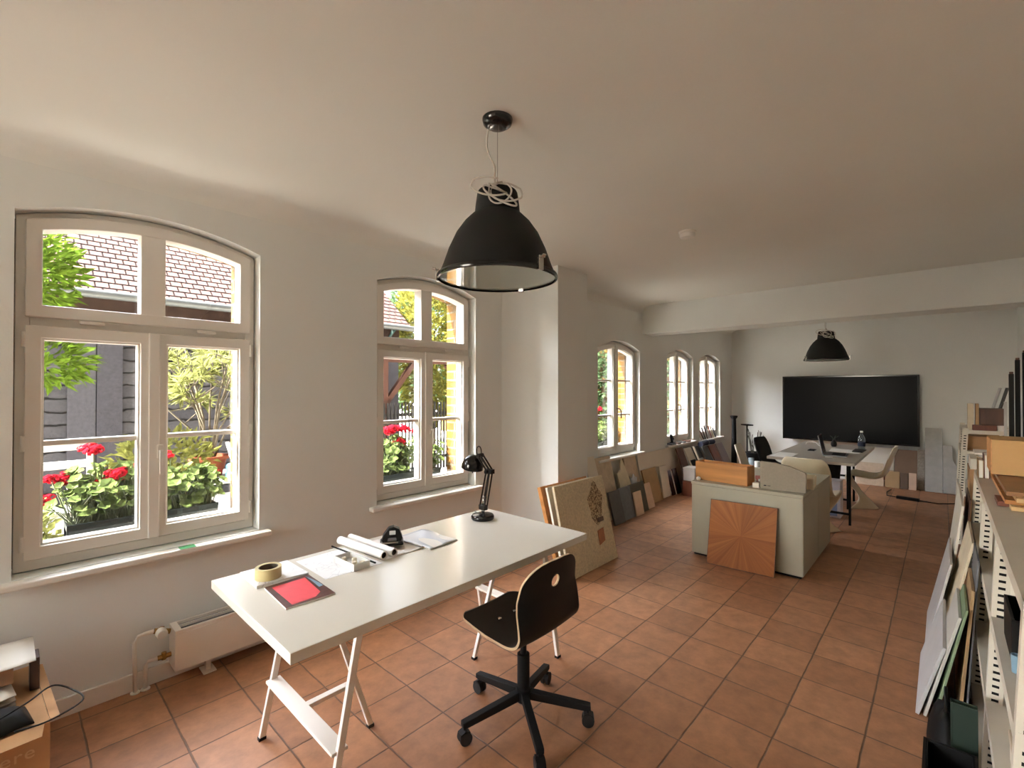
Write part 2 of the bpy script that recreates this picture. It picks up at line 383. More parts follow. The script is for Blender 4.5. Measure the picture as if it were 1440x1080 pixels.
# ------------------------------------------------------------------ pendant lamps
lamp_glass = glassmat('lamp_cover_glass', (.9, .93, .9), .5)
nt = lamp_glass.node_tree; out = nt.nodes['Material Output']; src = out.inputs[0].links[0].from_socket
dfl = nd(nt, 'ShaderNodeBsdfTranslucent'); dfl.inputs[0].default_value = S(196, 206, 190); df = nd(nt, 'ShaderNodeBsdfDiffuse'); df.inputs[0].default_value = S(190, 200, 184)
m1 = nd(nt, 'ShaderNodeMixShader'); m2 = nd(nt, 'ShaderNodeMixShader'); m2.inputs[0].default_value = .5
nt.links.new(df.outputs[0], m1.inputs[1]); nt.links.new(dfl.outputs[0], m1.inputs[2]); nt.links.new(src, m2.inputs[1]); nt.links.new(m1.outputs[0], m2.inputs[2]); nt.links.new(m2.outputs[0], out.inputs[0])
def pendant(loc, zrim, label, knot_seed):
    x, y = loc
    t = thing('pendant_lamp', label, 'lamp', (x, y, ZC), 0, 'black industrial pendant lamps')
    z = zrim-ZC
    obj('ceiling_rose', G().lathe([(.012, -.034), (.04, -.032), (.058, -.02), (.062, -.006), (.062, 0)], 32), blk_gl, t, smooth=True, angle=50)
    top = z+.36
    obj('wire', G().tube([(0, 0, -.03), (.0, 0, top+.02)], .0016, 6), chrome, t)
    outer = [(.238, 0), (.240, .004), (.228, .03), (.219, .052), (.197, .115), (.168, .178), (.135, .225), (.105, .255), (.094, .262), (.092, .268), (.089, .30), (.082, .348), (.078, .355), (.02, .358)]
    obj('shade', G().lathe([(r, z+h) for r, h in outer], 64, cap0=False), blk_m, t, smooth=True, angle=35)
    inner = [(.232, .004), (.222, .03), (.212, .052), (.190, .113), (.161, .174), (.128, .219), (.098, .248), (.07, .25)]
    obj('reflector', G().lathe([(r, z+h) for r, h in inner], 64, cap0=False), mat('white_enamel', (226, 230, 220), .3, var=.01), t, smooth=True)
    obj('rim_band', G().lathe([(.236, z-.006), (.243, z-.004), (.246, z+.004), (.243, z+.012), (.236, z+.014), (.230, z+.004)], 64, cap0=False, cap1=False), blk_gl, t, smooth=True, angle=50)
    obj('glass_cover', G().lathe([(.001, z+.001), (.234, z+.001), (.234, z+.004), (.001, z+.004)], 64, cap0=False, cap1=False), lamp_glass, t)
    for an in (222, 355, 108):
        an = radians(an); M = Matrix.Rotation(an, 4, 'Z')
        g = G().box(.238, .250, -.012, .012, z-.008, z+.04, M=M).bar(M @ Vector((.246, 0, z+.036)), M @ Vector((.266, .0, z+.046)), .018, .005)
        g.tube([M @ Vector((.252, -.016, z+.04)), M @ Vector((.252, .016, z+.04))], .004, 8)
        obj('clip', g, chrome, t, bevel=.001)
    obj('bulb_holder', G().lathe([(.02, z+.25), (.024, z+.19), (.02, z+.17), (.034, z+.14), (.03, z+.11), (.01, z+.095)], 20), frame_w, t, smooth=True)
    obj('hook', G().tube([(0, 0, top-.005), (.012, 0, top+.012), (0, 0, top+.03), (-.01, 0, top+.015)], .004, 8), blk_m, t, smooth=True)
    # surplus flex: hangs slack from the rose and is knotted in loops round the neck
    H = -.03-top
    pts = [(-.045, -.01, -.03), (-.055, -.01, -.03-H*.25), (-.035, -.008, -.03-H*.45), (-.006, -.006, -.03-H*.62), (-.012, -.006, -.03-H*.8), (-.004, -.004, top+.02)]
    rr = random.Random(knot_seed)
    cam_dir = Vector((-x, -y, 0)).normalized(); side = Vector((-cam_dir.y, cam_dir.x, 0))
    # three loose, tilted loops of spare flex hanging before the neck
    loops = []
    def loop(cu, cv, ru, rv, tilt, a0, a1, n=26):
        for i in range(n):
            a = radians(a0+(a1-a0)*i/(n-1)); u = ru*cos(a); v = rv*sin(a)
            u, v = cu+u*cos(tilt)-v*sin(tilt), cv+u*sin(tilt)+v*cos(tilt)
            k = .098+.012*cos(a*1.5) if abs(u) < .085 else .098-(abs(u)-.085)*.9
            loops.append(cam_dir*max(k, .02)+side*u*sgn+Vector((0, 0, z+.315+v)))
    sgn = -1
    loop(-.035, .0, .062, .038, .15, 90, 430)
    loop(-.01, .0, .045, .042, -.5, 70, 400)
    loop(-.01, -.012, .075, .022, .55, 40, 380)
    loop(.03, .02, .075, .035, .2, 200, 470)
    def smoothp(P, n=4):
        P = [Vector(p) for p in P]
        for _ in range(n):
            Q = [P[0]]
            for a, b in zip(P, P[1:]): Q += [a*.75+b*.25, a*.25+b*.75]
            P = Q+[P[-1]]
        return P
    obj('flex', G().tube(smoothp(pts, 2)+loops, .0038, 8), mat('grey_flex', (196, 190, 180), .6), t, smooth=True)
    return t
pendant((-1.335, 1.36), 1.945, 'large black industrial pendant lamp hanging over the white desk', 3)
pendant((-1.07, 6.92), 1.85, 'black pendant lamp hanging over the far meeting table before the screen', 5)
t = thing('smoke_detector', 'round white smoke detector on the ceiling', 'smoke detector', (-1.318, 3.25, ZC))
obj('base', G().lathe([(.058, 0), (.058, -.012), (.052, -.016)], 32), frame_w, t, smooth=True, angle=40)
obj('sensor_head', G().lathe([(.05, -.014), (.052, -.03), (.046, -.042), (.02, -.05), (.001, -.05)], 32), frame_w, t, smooth=True, angle=40)

# ------------------------------------------------------------------ desk on trestles
ZT = .73
obj_d = tag(obj('worktop', G().box(-.3825, .3825, -.767, .767, -.034, 0), lam, bevel=.002, loc=(-1.778, 1.333, ZT)), 'long white laminate desk top lying on two trestles', 'desk')
def trestle(yf, yt, yb, label, z=ZT-.0345):
    t = thing('trestle', label, 'trestle', (-1.86 if yb > yf else -1.90, yf, 0), 0, 'white steel trestles under the desk')
    X0, X1, XM = -.29, .31, -.02; L = lambda y: y-yf
    w = .025
    s = 1 if yb > yf else -1
    for X in (X0, X1):
        obj('leg', G().bar((X, 0, .008), (X*.97, L(yt), z-.02), w, .018, up=(1, 0, 0)), steel_w, t, bevel=.002)
        obj('foot_cap', G().bar((X, 0, 0), (X, 0, .012), w+.004, .022, up=(1, 0, 0)), blk, t)
    obj('leg', G().bar((XM, L(yb), .008), (XM+.03, L(yt), z-.02), .022, .018, up=(1, 0, 0)), steel_w, t, bevel=.002)
    obj('foot_cap', G().bar((XM, L(yb), 0), (XM, L(yb), .012), .026, .024, up=(1, 0, 0)), blk, t)
    obj('top_bar', G().box(X0*.97-.02, X1*.97+.02, L(yt)-.02, L(yt)+.02, z-.022, z), steel_w, t, bevel=.002)
    f = .27; zl = .235
    yl = L(yt)*zl/z
    obj('crossbar', G().box(X0, X1, yl-.03, yl+.03, zl-.006, zl+.006), steel_w, t, bevel=.002)
    y3 = L(yb)+(L(yt)-L(yb))*zl/z
    obj('spreader', G().box(XM-.012, XM+.018, min(yl+.03*s, y3), max(yl+.03*s, y3), zl-.012, zl+.006), steel_w, t, bevel=.002)
trestle(.755, .885, 1.11, 'white steel trestle under the near end of the desk')
trestle(2.10, 1.98, 1.775, 'white steel trestle under the far end of the desk by the lamp')

# things on the desk
sketch = mat('drawing_paper', (236, 234, 230), .75, var=.02)
def drawing_mat():
    m = bpy.data.materials.new('sketched_paper'); m.use_nodes = True; nt = m.node_tree; b = nt.nodes['Principled BSDF']
    tc = nd(nt, 'ShaderNodeTexCoord'); v = nd(nt, 'ShaderNodeTexVoronoi', feature='DISTANCE_TO_EDGE'); v.inputs['Scale'].default_value = 26
    n = nd(nt, 'ShaderNodeTexNoise'); n.inputs['Scale'].default_value = 9
    r = nd(nt, 'ShaderNodeValToRGB'); r.color_ramp.elements[0].position = .0; r.color_ramp.elements[1].position = .03
    r.color_ramp.elements[0].color = S(196, 196, 200); r.color_ramp.elements[1].color = S(238, 237, 234)
    r2 = nd(nt, 'ShaderNodeValToRGB'); r2.color_ramp.elements[0].position = .5; r2.color_ramp.elements[1].position = .56
    mx = nd(nt, 'ShaderNodeMix', data_type='RGBA'); mx.inputs['A'].default_value = S(238, 237, 234)
    nt.links.new(tc.outputs['Object'], v.inputs['Vector']); nt.links.new(tc.outputs['Object'], n.inputs['Vector'])
    nt.links.new(v.outputs[0], r.inputs[0]); nt.links.new(n.outputs['Fac'], r2.inputs[0]); nt.links.new(r2.outputs[0], mx.inputs['Factor'])
    nt.links.new(r.outputs[0], mx.inputs['B']); nt.links.new(mx.outputs['Result'], b.inputs['Base Color']); b.inputs['Roughness'].default_value = .7
    return m
sketched = drawing_mat()
def flat(name, poly, z0, z1, m, label, cat, group=None, parent=None):
    cx = sum(p[0] for p in poly)/len(poly); cy = sum(p[1] for p in poly)/len(poly)
    g = G().prism([(x-cx, y-cy) for x, y in poly], lambda x, y: (x, y, 0), lambda x, y: (x, y, z1-z0))
    o = obj(name, g, m, parent, loc=(cx, cy, z0)); 
    return tag(o, label, cat, group)
flat('drawing_sheet', [(-2.133, .661), (-1.938, .66), (-1.925, .853), (-2.13, .849)], ZT+.0002, ZT+.012, [sketched, sketched][0], 'white sketch pad under the tape roll on the desk', 'sketch pad')
flat('drawing_sheet', [(-2.116, .881), (-1.832, .881), (-1.818, 1.132), (-2.127, 1.115)], ZT+.0002, ZT+.001, sketched, 'sheet of pencil sketches beside the clear box on the desk', 'drawing')
# loose tracing sheet under the rolls and the punch
g = G().grid(lambda u, v: (-.14+.28*u, -.11+.22*v, .0012+.012*max(0, u-.75)*max(0, v-.3)*4*(.5+.5*sin(7*v))), 14, 10)
tag(obj('tracing_sheet', g, paper, loc=(-1.98, 1.262, ZT), solid=.0006, smooth=True), 'crumpled white tracing sheet under the rolls and hole punch', 'paper')
t = thing('tape_roll', 'roll of beige masking tape on the sketch pad', 'tape roll', (-1.995, .722, ZT+.0125))
g = G(); n = 40
obj('tape', G().lathe([(.036, 0), (.048, 0), (.048, .042), (.036, .042), (.036, 0)], 40, cap0=False, cap1=False), mat('masking_tape', (196, 180, 128), .6, var=.04), t, smooth=True, angle=40)
obj('cardboard_core', G().lathe([(.033, .001), (.0358, .001), (.0358, .041), (.033, .041), (.033, .001)], 40, cap0=False, cap1=False), mat('dark_core', (92, 78, 60), .8), t, smooth=True, angle=40)
t = thing('magazine', 'magazine with a bright red cover picture on the near end of the desk', 'magazine', (-1.80, .762, ZT))
P = [(-.116, -.083), (.117, -.095), (.127, .08), (-.122, .088)]
obj('pages', G().prism(P, lambda x, y: (x, y, .0003), lambda x, y: (x, y, .006)), paper, t)
sc = lambda k, z0, z1, m, nm, poly: obj(nm, G().prism(poly, lambda x, y: (x, y, z0), lambda x, y: (x, y, z1)), m, t)
sc(1, .006, .0066, mat('dark_cover', (78, 44, 40), .35, var=.35, vs=30), 'cover', P)
lerp = lambda u, v: tuple((P[0][i]*(1-u)+P[1][i]*u)*(1-v)+(P[3][i]*(1-u)+P[2][i]*u)*v for i in (0, 1))
sc(1, .0066, .0069, redp, 'red_picture', [lerp(*q) for q in ((.10, .12), (.95, .14), (.93, .62), (.80, .80), (.10, .86))])
sc(1, .0066, .0069, bluep, 'blue_picture', [lerp(*q) for q in ((.02, .90), (.45, .98), (.60, .98), (.62, .88), (.30, .90))])
# rolls of drawings
def roll(y, label, r, x0=-2.19, x1=-1.845, dy=.03, z=0):
    a = Vector((x0, y, ZT+r+.002+z)); b = Vector((x1, y+dy, ZT+r+.002+z)); L = (b-a).length
    t = thing('paper_roll', label, 'paper roll', a, 0, 'rolled drawings on the desk'); 
    q = (b-a).to_track_quat('Z', 'Y'); t.rotation_mode = 'QUATERNION'; t.rotation_quaternion = q
    obj('paper', G().lathe([(r*.72, 0), (r, 0), (r, L), (r*.72, L), (r*.72, 0)], 28, cap0=False, cap1=False), paper, t, smooth=True, angle=40)
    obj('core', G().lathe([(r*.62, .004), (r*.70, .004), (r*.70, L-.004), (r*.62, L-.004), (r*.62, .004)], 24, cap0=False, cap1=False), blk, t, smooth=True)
roll(1.127, 'rolled drawing lying next to the clear box on the desk', .019)
roll(1.18, 'rolled drawing lying closest to the hole punch on the desk', .019)
# dark-edged flat folder in front of the rolls
flat('folder', [(-2.185, 1.078), (-1.835, 1.105), (-1.835, 1.110), (-2.185, 1.083)], ZT+.001, ZT+.007, blk, 'thin dark folder edge in front of the drawing rolls', 'folder')
t = thing('plastic_box', 'small clear plastic box with white caps inside on the desk', 'box', (-1.90, 1.032, ZT+.0015), .03)
bx = G()
for q in ((-.08, .08, -.038, -.036, 0, .028), (-.08, .08, .036, .038, 0, .028), (-.08, -.078, -.036, .036, 0, .028), (.078, .08, -.036, .036, 0, .028), (-.078, .078, -.036, .036, 0, .002)): bx.box(*q)
obj('tray', bx, mat('frosted_plastic', (226, 226, 222), .2, var=.01), t)
for i, (x, y) in enumerate(((-.045, -.012), (-.005, .014), (.035, -.01), (.055, .016))):
    obj('cap', G().lathe([(.011, .003), (.011, .02), (.008, .024), (.001, .024)], 14, Matrix.Translation((x, y, 0))), mat('ivory_plastic', (232, 222, 196), .5), t, smooth=True, angle=50)
t = thing('hole_punch', 'black office hole punch standing behind the drawing rolls', 'hole punch', (-1.985, 1.287, ZT+.0145), radians(57))
obj('base', G().box(-.055, .055, -.05, .05, 0, .012), blk, t, bevel=.006)
g = G().prism([(-.05, .012), (-.02, .012), (-.018, .03), (.02, .03), (.022, .012), (.045, .012), (.05, .03), (.035, .07), (.01, .082), (-.015, .078), (-.04, .045)], lambda x, z: (x, -.022, z), lambda x, z: (x, .022, z))
obj('lever', g, blk, t, bevel=.004)
obj('punch_plate', G().box(-.05, .03, -.052, -.03, .012, .02), chrome, t, bevel=.002)
obj('punch_slot', G().box(-.012, .018, -.0232, .0232, .045, .066), mat('pale_grip', (200, 200, 198), .5), t, bevel=.003)
t = thing('tracing_paper_pad', 'pad of translucent paper lying flat near the desk lamp', 'paper pad', (-1.94, 1.452, ZT+.0012), radians(6))
obj('sheets', G().box(-.125, .135, -.09, .09, 0, .006), paper, t, bevel=.001)
g = G().grid(lambda u, v: (-.13+.27*u, -.095+.19*v, .0065+.006*sin(6*u)*v*v+.004*sin(9*v+2*u)*u), 12, 10)
obj('top_sheet', g, mat('shiny_film', (226, 232, 240), .15, var=.01), t, solid=.0005, smooth=True)

# desk lamp
t = thing('desk_lamp', 'black jointed desk lamp at the far end of the white desk', 'lamp', (-1.998, 1.912, ZT))
obj('base', G().lathe([(.001, .001), (.064, .001), (.068, .006), (.068, .02), (.062, .028), (.03, .032), (.012, .036), (.001, .036)], 40), blk_gl, t, smooth=True, angle=45)
obj('stem', G().tube([(.005, 0, .03), (.008, 0, .075)], .007, 12), chrome, t, smooth=True)
g = G()
for dx in (-.018, .018): 
    for dy in (-.012, .012): g.bar((.004+dx, dy, .065), (.055+dx*.8, dy, .285), .006, .006)
obj('lower_arm', g, blk, t)
g = G()
for dx in (-.007, .007): g.tube([(.004+dx, 0, .07), (.02+dx, 0, .135)], .0065, 8)
obj('spring', g, chrome, t, smooth=True)
obj('lower_joint', G().box(-.022, .03, -.014, .014, .055, .085), blk, t, bevel=.004)
obj('elbow', G().tube([(.05, -.026, .285), (.05, .03, .285)], .012, 12).box(.03, .085, -.014, .014, .275, .30), blk, t, smooth=True, angle=40)
g = G()
for dy in (-.011, .011):
    g.bar((.066, dy, .298), (-.012, dy, .378), .007, .007); g.bar((.05, dy, .285), (-.03, dy, .362), .007, .007)
obj('upper_arm', g, blk, t)
obj('head_joint', G().tube([(-.02, -.02, .372), (-.02, .02, .372)], .012, 12).tube([(-.022, 0, .372), (-.06, 0, .345)], .008, 10), blk, t, smooth=True, angle=40)
g = G().tube([(-.032+.02*cos(a), 0, .395+.03*sin(a)) for a in [2*pi*i/16 for i in range(16)]], .0035, 8, closed=True)
obj('grip_loop', g, blk, t, smooth=True)
M = Matrix.Translation((-.085, 0, .315)) @ Matrix.Rotation(radians(12), 4, 'Y')
obj('lamp_shade', G().lathe([(.066, -.028), (.067, -.025), (.064, .0), (.055, .025), (.038, .043), (.02, .052), (.001, .054), (.001, .05), (.02, .048), (.036, .039), (.052, .022), (.061, .0), (.063, -.028)], 36, M, cap0=False, cap1=False), blk_gl, t, smooth=True, angle=50)
obj('bulb', G().lathe([(.001, -.03), (.014, -.026), (.02, -.012), (.014, .006), (.012, .03), (.001, .03)], 16, M), mat('frosted_bulb', (230, 228, 222), .4), t, smooth=True)
obj('switch', G().tube([(-.075, -.012, .285), (-.074, -.014, .262)], .003, 8), blk, t)
obj('cable', G().tube([(.01, .0, .07), (-.03, .03, .05), (-.06, .045, .012), (-.10, .06, .004), (-.148, .075, .004)], .003, 8), blk, t, smooth=True)

# ------------------------------------------------------------------ task chair
t = thing('swivel_chair', 'black bent-plywood swivel chair on castors in front of the desk', 'chair', (-1.405, 1.60, 0), 0)
ch = t
for k in range(5):
    a = radians(36+72*k); M = Matrix.Rotation(a, 4, 'Z')
    l = obj('base_arm', G().prism([(.0, .105), (.0, .145), (.28, .098), (.30, .094), (.30, .072), (.28, .07)], lambda x, z: M @ Vector((x, -.016, z)), lambda x, z: M @ Vector((x, .016, z))), blk_m, t, bevel=.003)
    c = obj('castor', G().tube([M @ Vector((.288, -.02, .028)), M @ Vector((.288, -.006, .028))], .027, 18).tube([M @ Vector((.288, .006, .028)), M @ Vector((.288, .02, .028))], .027, 18), rub, t, smooth=True, angle=40)
    obj('castor_hood', G().prism([(.266, .03), (.27, .055), (.29, .06), (.312, .05), (.316, .03), (.31, .03), (.306, .046), (.288, .052), (.274, .046), (.27, .03)], lambda x, z: M @ Vector((x, -.018, z)), lambda x, z: M @ Vector((x, .018, z))).tube([M @ Vector((.288, 0, .05)), M @ Vector((.288, 0, .08))], .007, 8), blk, c)
obj('hub', G().lathe([(.03, .09), (.034, .10), (.034, .15), (.028, .155), (.028, .30), (.024, .302), (.001, .302)], 24), blk_m, t, smooth=True, angle=40)
obj('gas_lift', G().lathe([(.0145, .30), (.0145, .40), (.05, .405), (.05, .41), (.001, .41)], 20), blk, t, smooth=True, angle=40)
obj('seat_plate', G().box(-.10, .08, -.07, .07, .404, .424), blk_m, t, bevel=.004)
obj('tilt_lever', G().tube([(.02, .06, .41), (.03, .20, .405), (.03, .235, .40)], .005, 8), blk, t, smooth=True)
# shell: one bent sheet, profile (x forward is -X)
prof = [(-.235, .452), (-.20, .447), (-.12, .437), (-.03, .43), (.05, .426), (.10, .428), (.135, .442), (.153, .468), (.162, .51), (.168, .57), (.173, .64), (.182, .71), (.192, .775)]
Ls = [0]
NS = 70
for i in range(NS): 
    a, b = cr(prof, i/NS), cr(prof, (i+1)/NS); Ls.append(Ls[-1]+math.dist(a, b))
LT = Ls[-1]
def at_len(s):
    for i in range(NS):
        if s <= Ls[i+1] or i == NS-1:
            return cr(prof, (i+(s-Ls[i])/(Ls[i+1]-Ls[i]))/NS)
def halfw(s):
    w = .205
    if s < .06: w = .19-.045*(1-s/.06)**2.2
    elif s < .2: w = .19+.015*(s-.06)/.14
    d = LT-s
    if d < .20: w = .205-.035*((.20-d)/.20)**1.2
    if d < .09: w = .05+(w-.05)*sqrt(max(0, 1-((.09-d)/.09)**2))
    if d > .26 and d < .36: w -= .0
    return w
hs, hr = LT-.095, .026
NU, NV = 96, 60
def shell(u, v):
    s = LT*u; w = halfw(s); y = (2*v-1)*w
    x, z = at_len(s)
    back = min(1, max(0, (s-.42)/.15)); q = (y/.2)**2
    x -= .035*q*back; z += .012*q*(1-back)
    return (x, y, z)
gg = G()
idx = {}
def keepf(u, v):
    s = LT*u; y = (2*v-1)*halfw(s); return (s-hs)**2+y*y > hr*hr
gg.grid(shell, NU, NV, keep=keepf)
o = obj('seat_shell', gg, [blk, mat('ply_edge', (196, 170, 134), .6)], t, solid=.011, rim=1, smooth=True, angle=50)
me = o.data; bm = bmesh.new(); bm.from_mesh(me)
bmesh.ops.delete(bm, geom=[v for v in bm.verts if not v.link_faces], context='VERTS')
# snap the ragged rim of the hand hole onto a circle
for e in [e for e in bm.edges if e.is_boundary]:
    for v in e.verts:
        yy, zz = v.co.y, v.co.z
        zc = at_len(hs)[1]; d = sqrt(yy*yy+(zz-zc)**2)
        if d < hr*1.5 and d > 0: v.co.y = yy*hr/d; v.co.z = zc+(zz-zc)*hr/d
bm.to_mesh(me); bm.free()
for x, y in ((-.10, -.05), (-.10, .05), (.06, -.05), (.06, .05)):
    obj('seat_bolt', G().lathe([(.009, .437), (.009, .445), (.001, .446)], 14, Matrix.Translation((x-.0, y, 0.0))), chrome, t, smooth=True)

# ------------------------------------------------------------------ radiator, pipes and boxes in the near corner
t = thing('radiator', 'low white convector radiator on the wall under the window', 'radiator', (-2.95, .585, 0))
obj('casing', G().box(0, .125, 0, 1.1, .08, .268), steel_w, t, bevel=.003)
g = G()
for x0, x1 in ((0, .014), (.052, .058), (.108, .125)): g.box(x0, x1, .03, 1.07, .2685, .284)
g.box(0, .125, 0, .03, .2685, .284).box(0, .125, 1.07, 1.1, .2685, .284)
obj('top_grille', g, steel_w, t, bevel=.001)
obj('fins', G().box(.014, .108, .03, 1.07, .2685, .270), mat('grey_fins', (96, 100, 104), .5, .4), t)
for y in (.16, .94):
    obj('support_foot', G().box(.04, .07, y-.012, y+.012, .006, .08).box(.01, .10, y-.03, y+.03, 0, .006), steel_w, t, bevel=.001)
g = G().tube([(.02, -.14, .004), (.02, -.145, .25), (.022, -.13, .275), (.03, -.10, .282), (.04, -.07, .285)], .009, 12)
obj('supply_pipe', g, steel_w, t, smooth=True)
g = G().tube([(.02, -.10, .004), (.02, -.10, .12), (.022, -.09, .135), (.04, -.05, .142)], .009, 12)
obj('return_pipe', g, steel_w, t, smooth=True)
obj('valve', G().tube([(.04, -.07, .285), (.045, -.005, .262)], .013, 12).tube([(.045, -.04, .26), (.045, -.04, .295)], .012, 10), brass, t, smooth=True, angle=40)
obj('return_valve', G().tube([(.04, -.055, .142), (.045, .004, .145)], .012, 10).tube([(.045, -.03, .13), (.045, -.03, .165)], .011, 10), brass, t, smooth=True, angle=40)
obj('thermostat_knob', G().lathe([(.022, 0), (.024, .008), (.024, .035), (.02, .043), (.001, .044)], 24, Matrix.Translation((.05, -.045, .275)) @ Matrix.Rotation(radians(90), 4, 'Y')), frame_w, t, smooth=True, angle=40)
for y in (-.14, -.10): obj('pipe_collar', G().lathe([(.02, .001), (.02, .006), (.011, .008)], 16, Matrix.Translation((.02, y, 0))), steel_w, t)

def carton(name, label, loc, sx, sy, sz, m, rz=0, flaps=(), cat='box', open_top=False, group=None, th=.004):
    t = thing(name, label, cat, loc, rz, group)
    g = G().box(-sx, sx, -sy, -sy+th, 0, sz).box(-sx, sx, sy-th, sy, 0, sz).box(-sx, -sx+th, -sy+th, sy-th, 0, sz).box(sx-th, sx, -sy+th, sy-th, 0, sz).box(-sx+th, sx-th, -sy+th, sy-th, 0, th)
    obj('carton_body', g, m, t)
    if not open_top: obj('lid_flap', G().box(-sx, sx, -sy, sy, sz, sz+.004), m, t)
    return t
t = carton('cardboard_box', 'open brown cardboard box on the floor in the left corner under the window', (-2.62, -.13, 0), .27, .235, .30, card, radians(3))
obj('open_flap', G().prism([(-.26, 0), (.255, 0), (.25, .11), (-.25, .11)], lambda x, y: (x, .236+y*.25, .303-y*.05), lambda x, y: (x, .236+y*.25, .307-y*.05)), card, t)
obj('open_flap', G().prism([(-.22, 0), (.22, 0), (.21, .10), (-.21, .10)], lambda y, q: (.271+q*.45, y, .303-q*.2), lambda y, q: (.271+q*.45, y, .307-q*.2)), card, t)
fc = bpy.data.curves.new('printed_word', 'FONT'); fc.body = 'here'; fc.size = .06; fc.extrude = .0004; fc.space_character = 1.1
_f = bpy.data.objects.new('printed_word_curve', fc); col.objects.link(_f); bpy.context.view_layer.update()
_me = bpy.data.meshes.new_from_object(_f.evaluated_get(bpy.context.evaluated_depsgraph_get())); bpy.data.objects.remove(_f)
fo = bpy.data.objects.new('printed_word', _me); col.objects.link(fo); _me.materials.clear(); _me.materials.append(mat('pale_print', (196, 164, 126), .8)); fo.parent = t; fo.rotation_euler = (radians(90), 0, radians(90)); fo.location = (.2706, .078, .205)
t = thing('papers_bundle', 'grey folded papers lying on the cardboard box in the corner', 'papers', (-2.70, -.10, .3045), radians(6))
for i in range(4):
    g = G().grid(lambda u, v: (-.17+.34*u, -.12+.24*v, .004+.014*i+.006*sin(3*u+i)+.012*max(0, v-.6)*(i+1)*.5), 8, 8)
    obj('sheet', g, [mat('grey_paper', (150, 144, 138), .8), paper][i == 3], t, solid=.004, smooth=True)
t = thing('black_pouch', 'black fabric pouch on the front of the cardboard box', 'pouch', (-2.43, -.06, .3095), radians(8))
g = G().grid(lambda u, v: (-.075+.15*u, -.13+.26*v, .002+.045*(1-(2*u-1)**4)*(1-(2*v-1)**4)+.006*sin(9*v)), 12, 12)
obj('body', g, blk_m, t, solid=.004, smooth=True)
obj('cord', G().tube([tuple(cr([(.05, .02, .045), (.02, .12, .06), (-.05, .2, .055), (-.02, .255, .02), (.07, .26, .012), (.1, .16, .004), (.08, .08, .006)], i/40)) for i in range(41)], .003, 8), blk, t, smooth=True)
t = carton('small_cardboard_box', 'small brown box with white paper on top behind the pouch', (-2.74, -.13, .372), .12, .16, .06, mat('dark_card', (128, 94, 66), .8), 0)
tag(obj('paper_sheet', G().grid(lambda u, v: (-.13+.27*u, -.18+.40*v, .002+.02*max(0, v-.75)*u+.003*sin(5*v)), 8, 10), paper, loc=(-2.74, -.13, .438), solid=.003, smooth=True), 'white sheet of paper on the small box in the left corner', 'paper')
tag(obj('black_book', G().box(-.045, .045, -.014, .014, 0, .125), mat('dark_book_cover', (58, 40, 36), .5), loc=(-2.69, .088, .3085), bevel=.003), 'dark book standing against the small box in the corner', 'book')

# ------------------------------------------------------------------ boards and samples along the window wall
GL = 'boards and stone samples leaning along the window wall'
o, fr, nn, mid = board('stone_panel', 'large mottled stone-look panel with a brown blotch leaning by the pillar', 'panel', (-2.125, 2.975), (-2.125, 3.69), (-.165, 0), .705, .022, mat('mottled_limestone', (204, 190, 158), .6, var=.16, vs=55, bump=.08), ret=True)
def patch(name, c, pts, m, d=.001):
    n = nn
    f0 = lambda u, v: fr(u, v)+n*.0002; f1 = lambda u, v: fr(u, v)+n*d
    obj(name, G().prism(pts, f0, f1), m, o)
rr = random.Random(4)
def blotch():
    m = bpy.data.materials.new('brown_blotch'); m.use_nodes = True; nt = m.node_tree; b = nt.nodes['Principled BSDF']
    tc = nd(nt, 'ShaderNodeTexCoord'); n = nd(nt, 'ShaderNodeTexNoise'); n.inputs['Scale'].default_value = 62; n.inputs['Detail'].default_value = 8
    nt.links.new(tc.outputs['Object'], n.inputs['Vector'])
    r = nd(nt, 'ShaderNodeValToRGB'); r.color_ramp.elements[0].position = .40; r.color_ramp.elements[1].position = .62
    r.color_ramp.elements[0].color = S(92, 66, 44); r.color_ramp.elements[1].color = S(196, 178, 142)
    nt.links.new(n.outputs['Fac'], r.inputs[0]); nt.links.new(r.outputs[0], b.inputs['Base Color']); b.inputs['Roughness'].default_value = .7
    return m
patch('brown_blotch', 0, [(.74+.15*cos(a)*(1+.15*sin(5*a))+.03*sin(a), .70+.23*sin(a)*(1+.12*cos(4*a))) for a in [2*pi*i/24 for i in range(24)]], blotch())
patch('dark_sample_plate', 0, [(.71, .475), (.84, .475), (.84, .525), (.71, .525)], mat('bronze_plate', (84, 62, 44), .5, var=.2, vs=30), .004)
patch('orange_sample_plate', 0, [(.66, .22), (.79, .25), (.80, .40), (.67, .385)], mat('rust_plate', (158, 100, 68), .6, var=.15, vs=30), .004)
board('white_board', 'white board sandwiched behind the mottled stone panel by the pillar', 'board', (-2.158, 2.955), (-2.158, 3.62), (-.185, 0), .695, .02, whiteb, GL)
board('wooden_board', 'thick brown wooden board hindmost in the stack by the pillar', 'board', (-2.195, 2.94), (-2.195, 3.60), (-.205, 0), .69, .035, oak, GL)
def LB(name, label, x, y0, y1, dx, h, th, m, cat='board', poly=None): return board(name, label, cat, (x, y0), (x, y1), (-dx, 0), h, th, m, GL, poly)
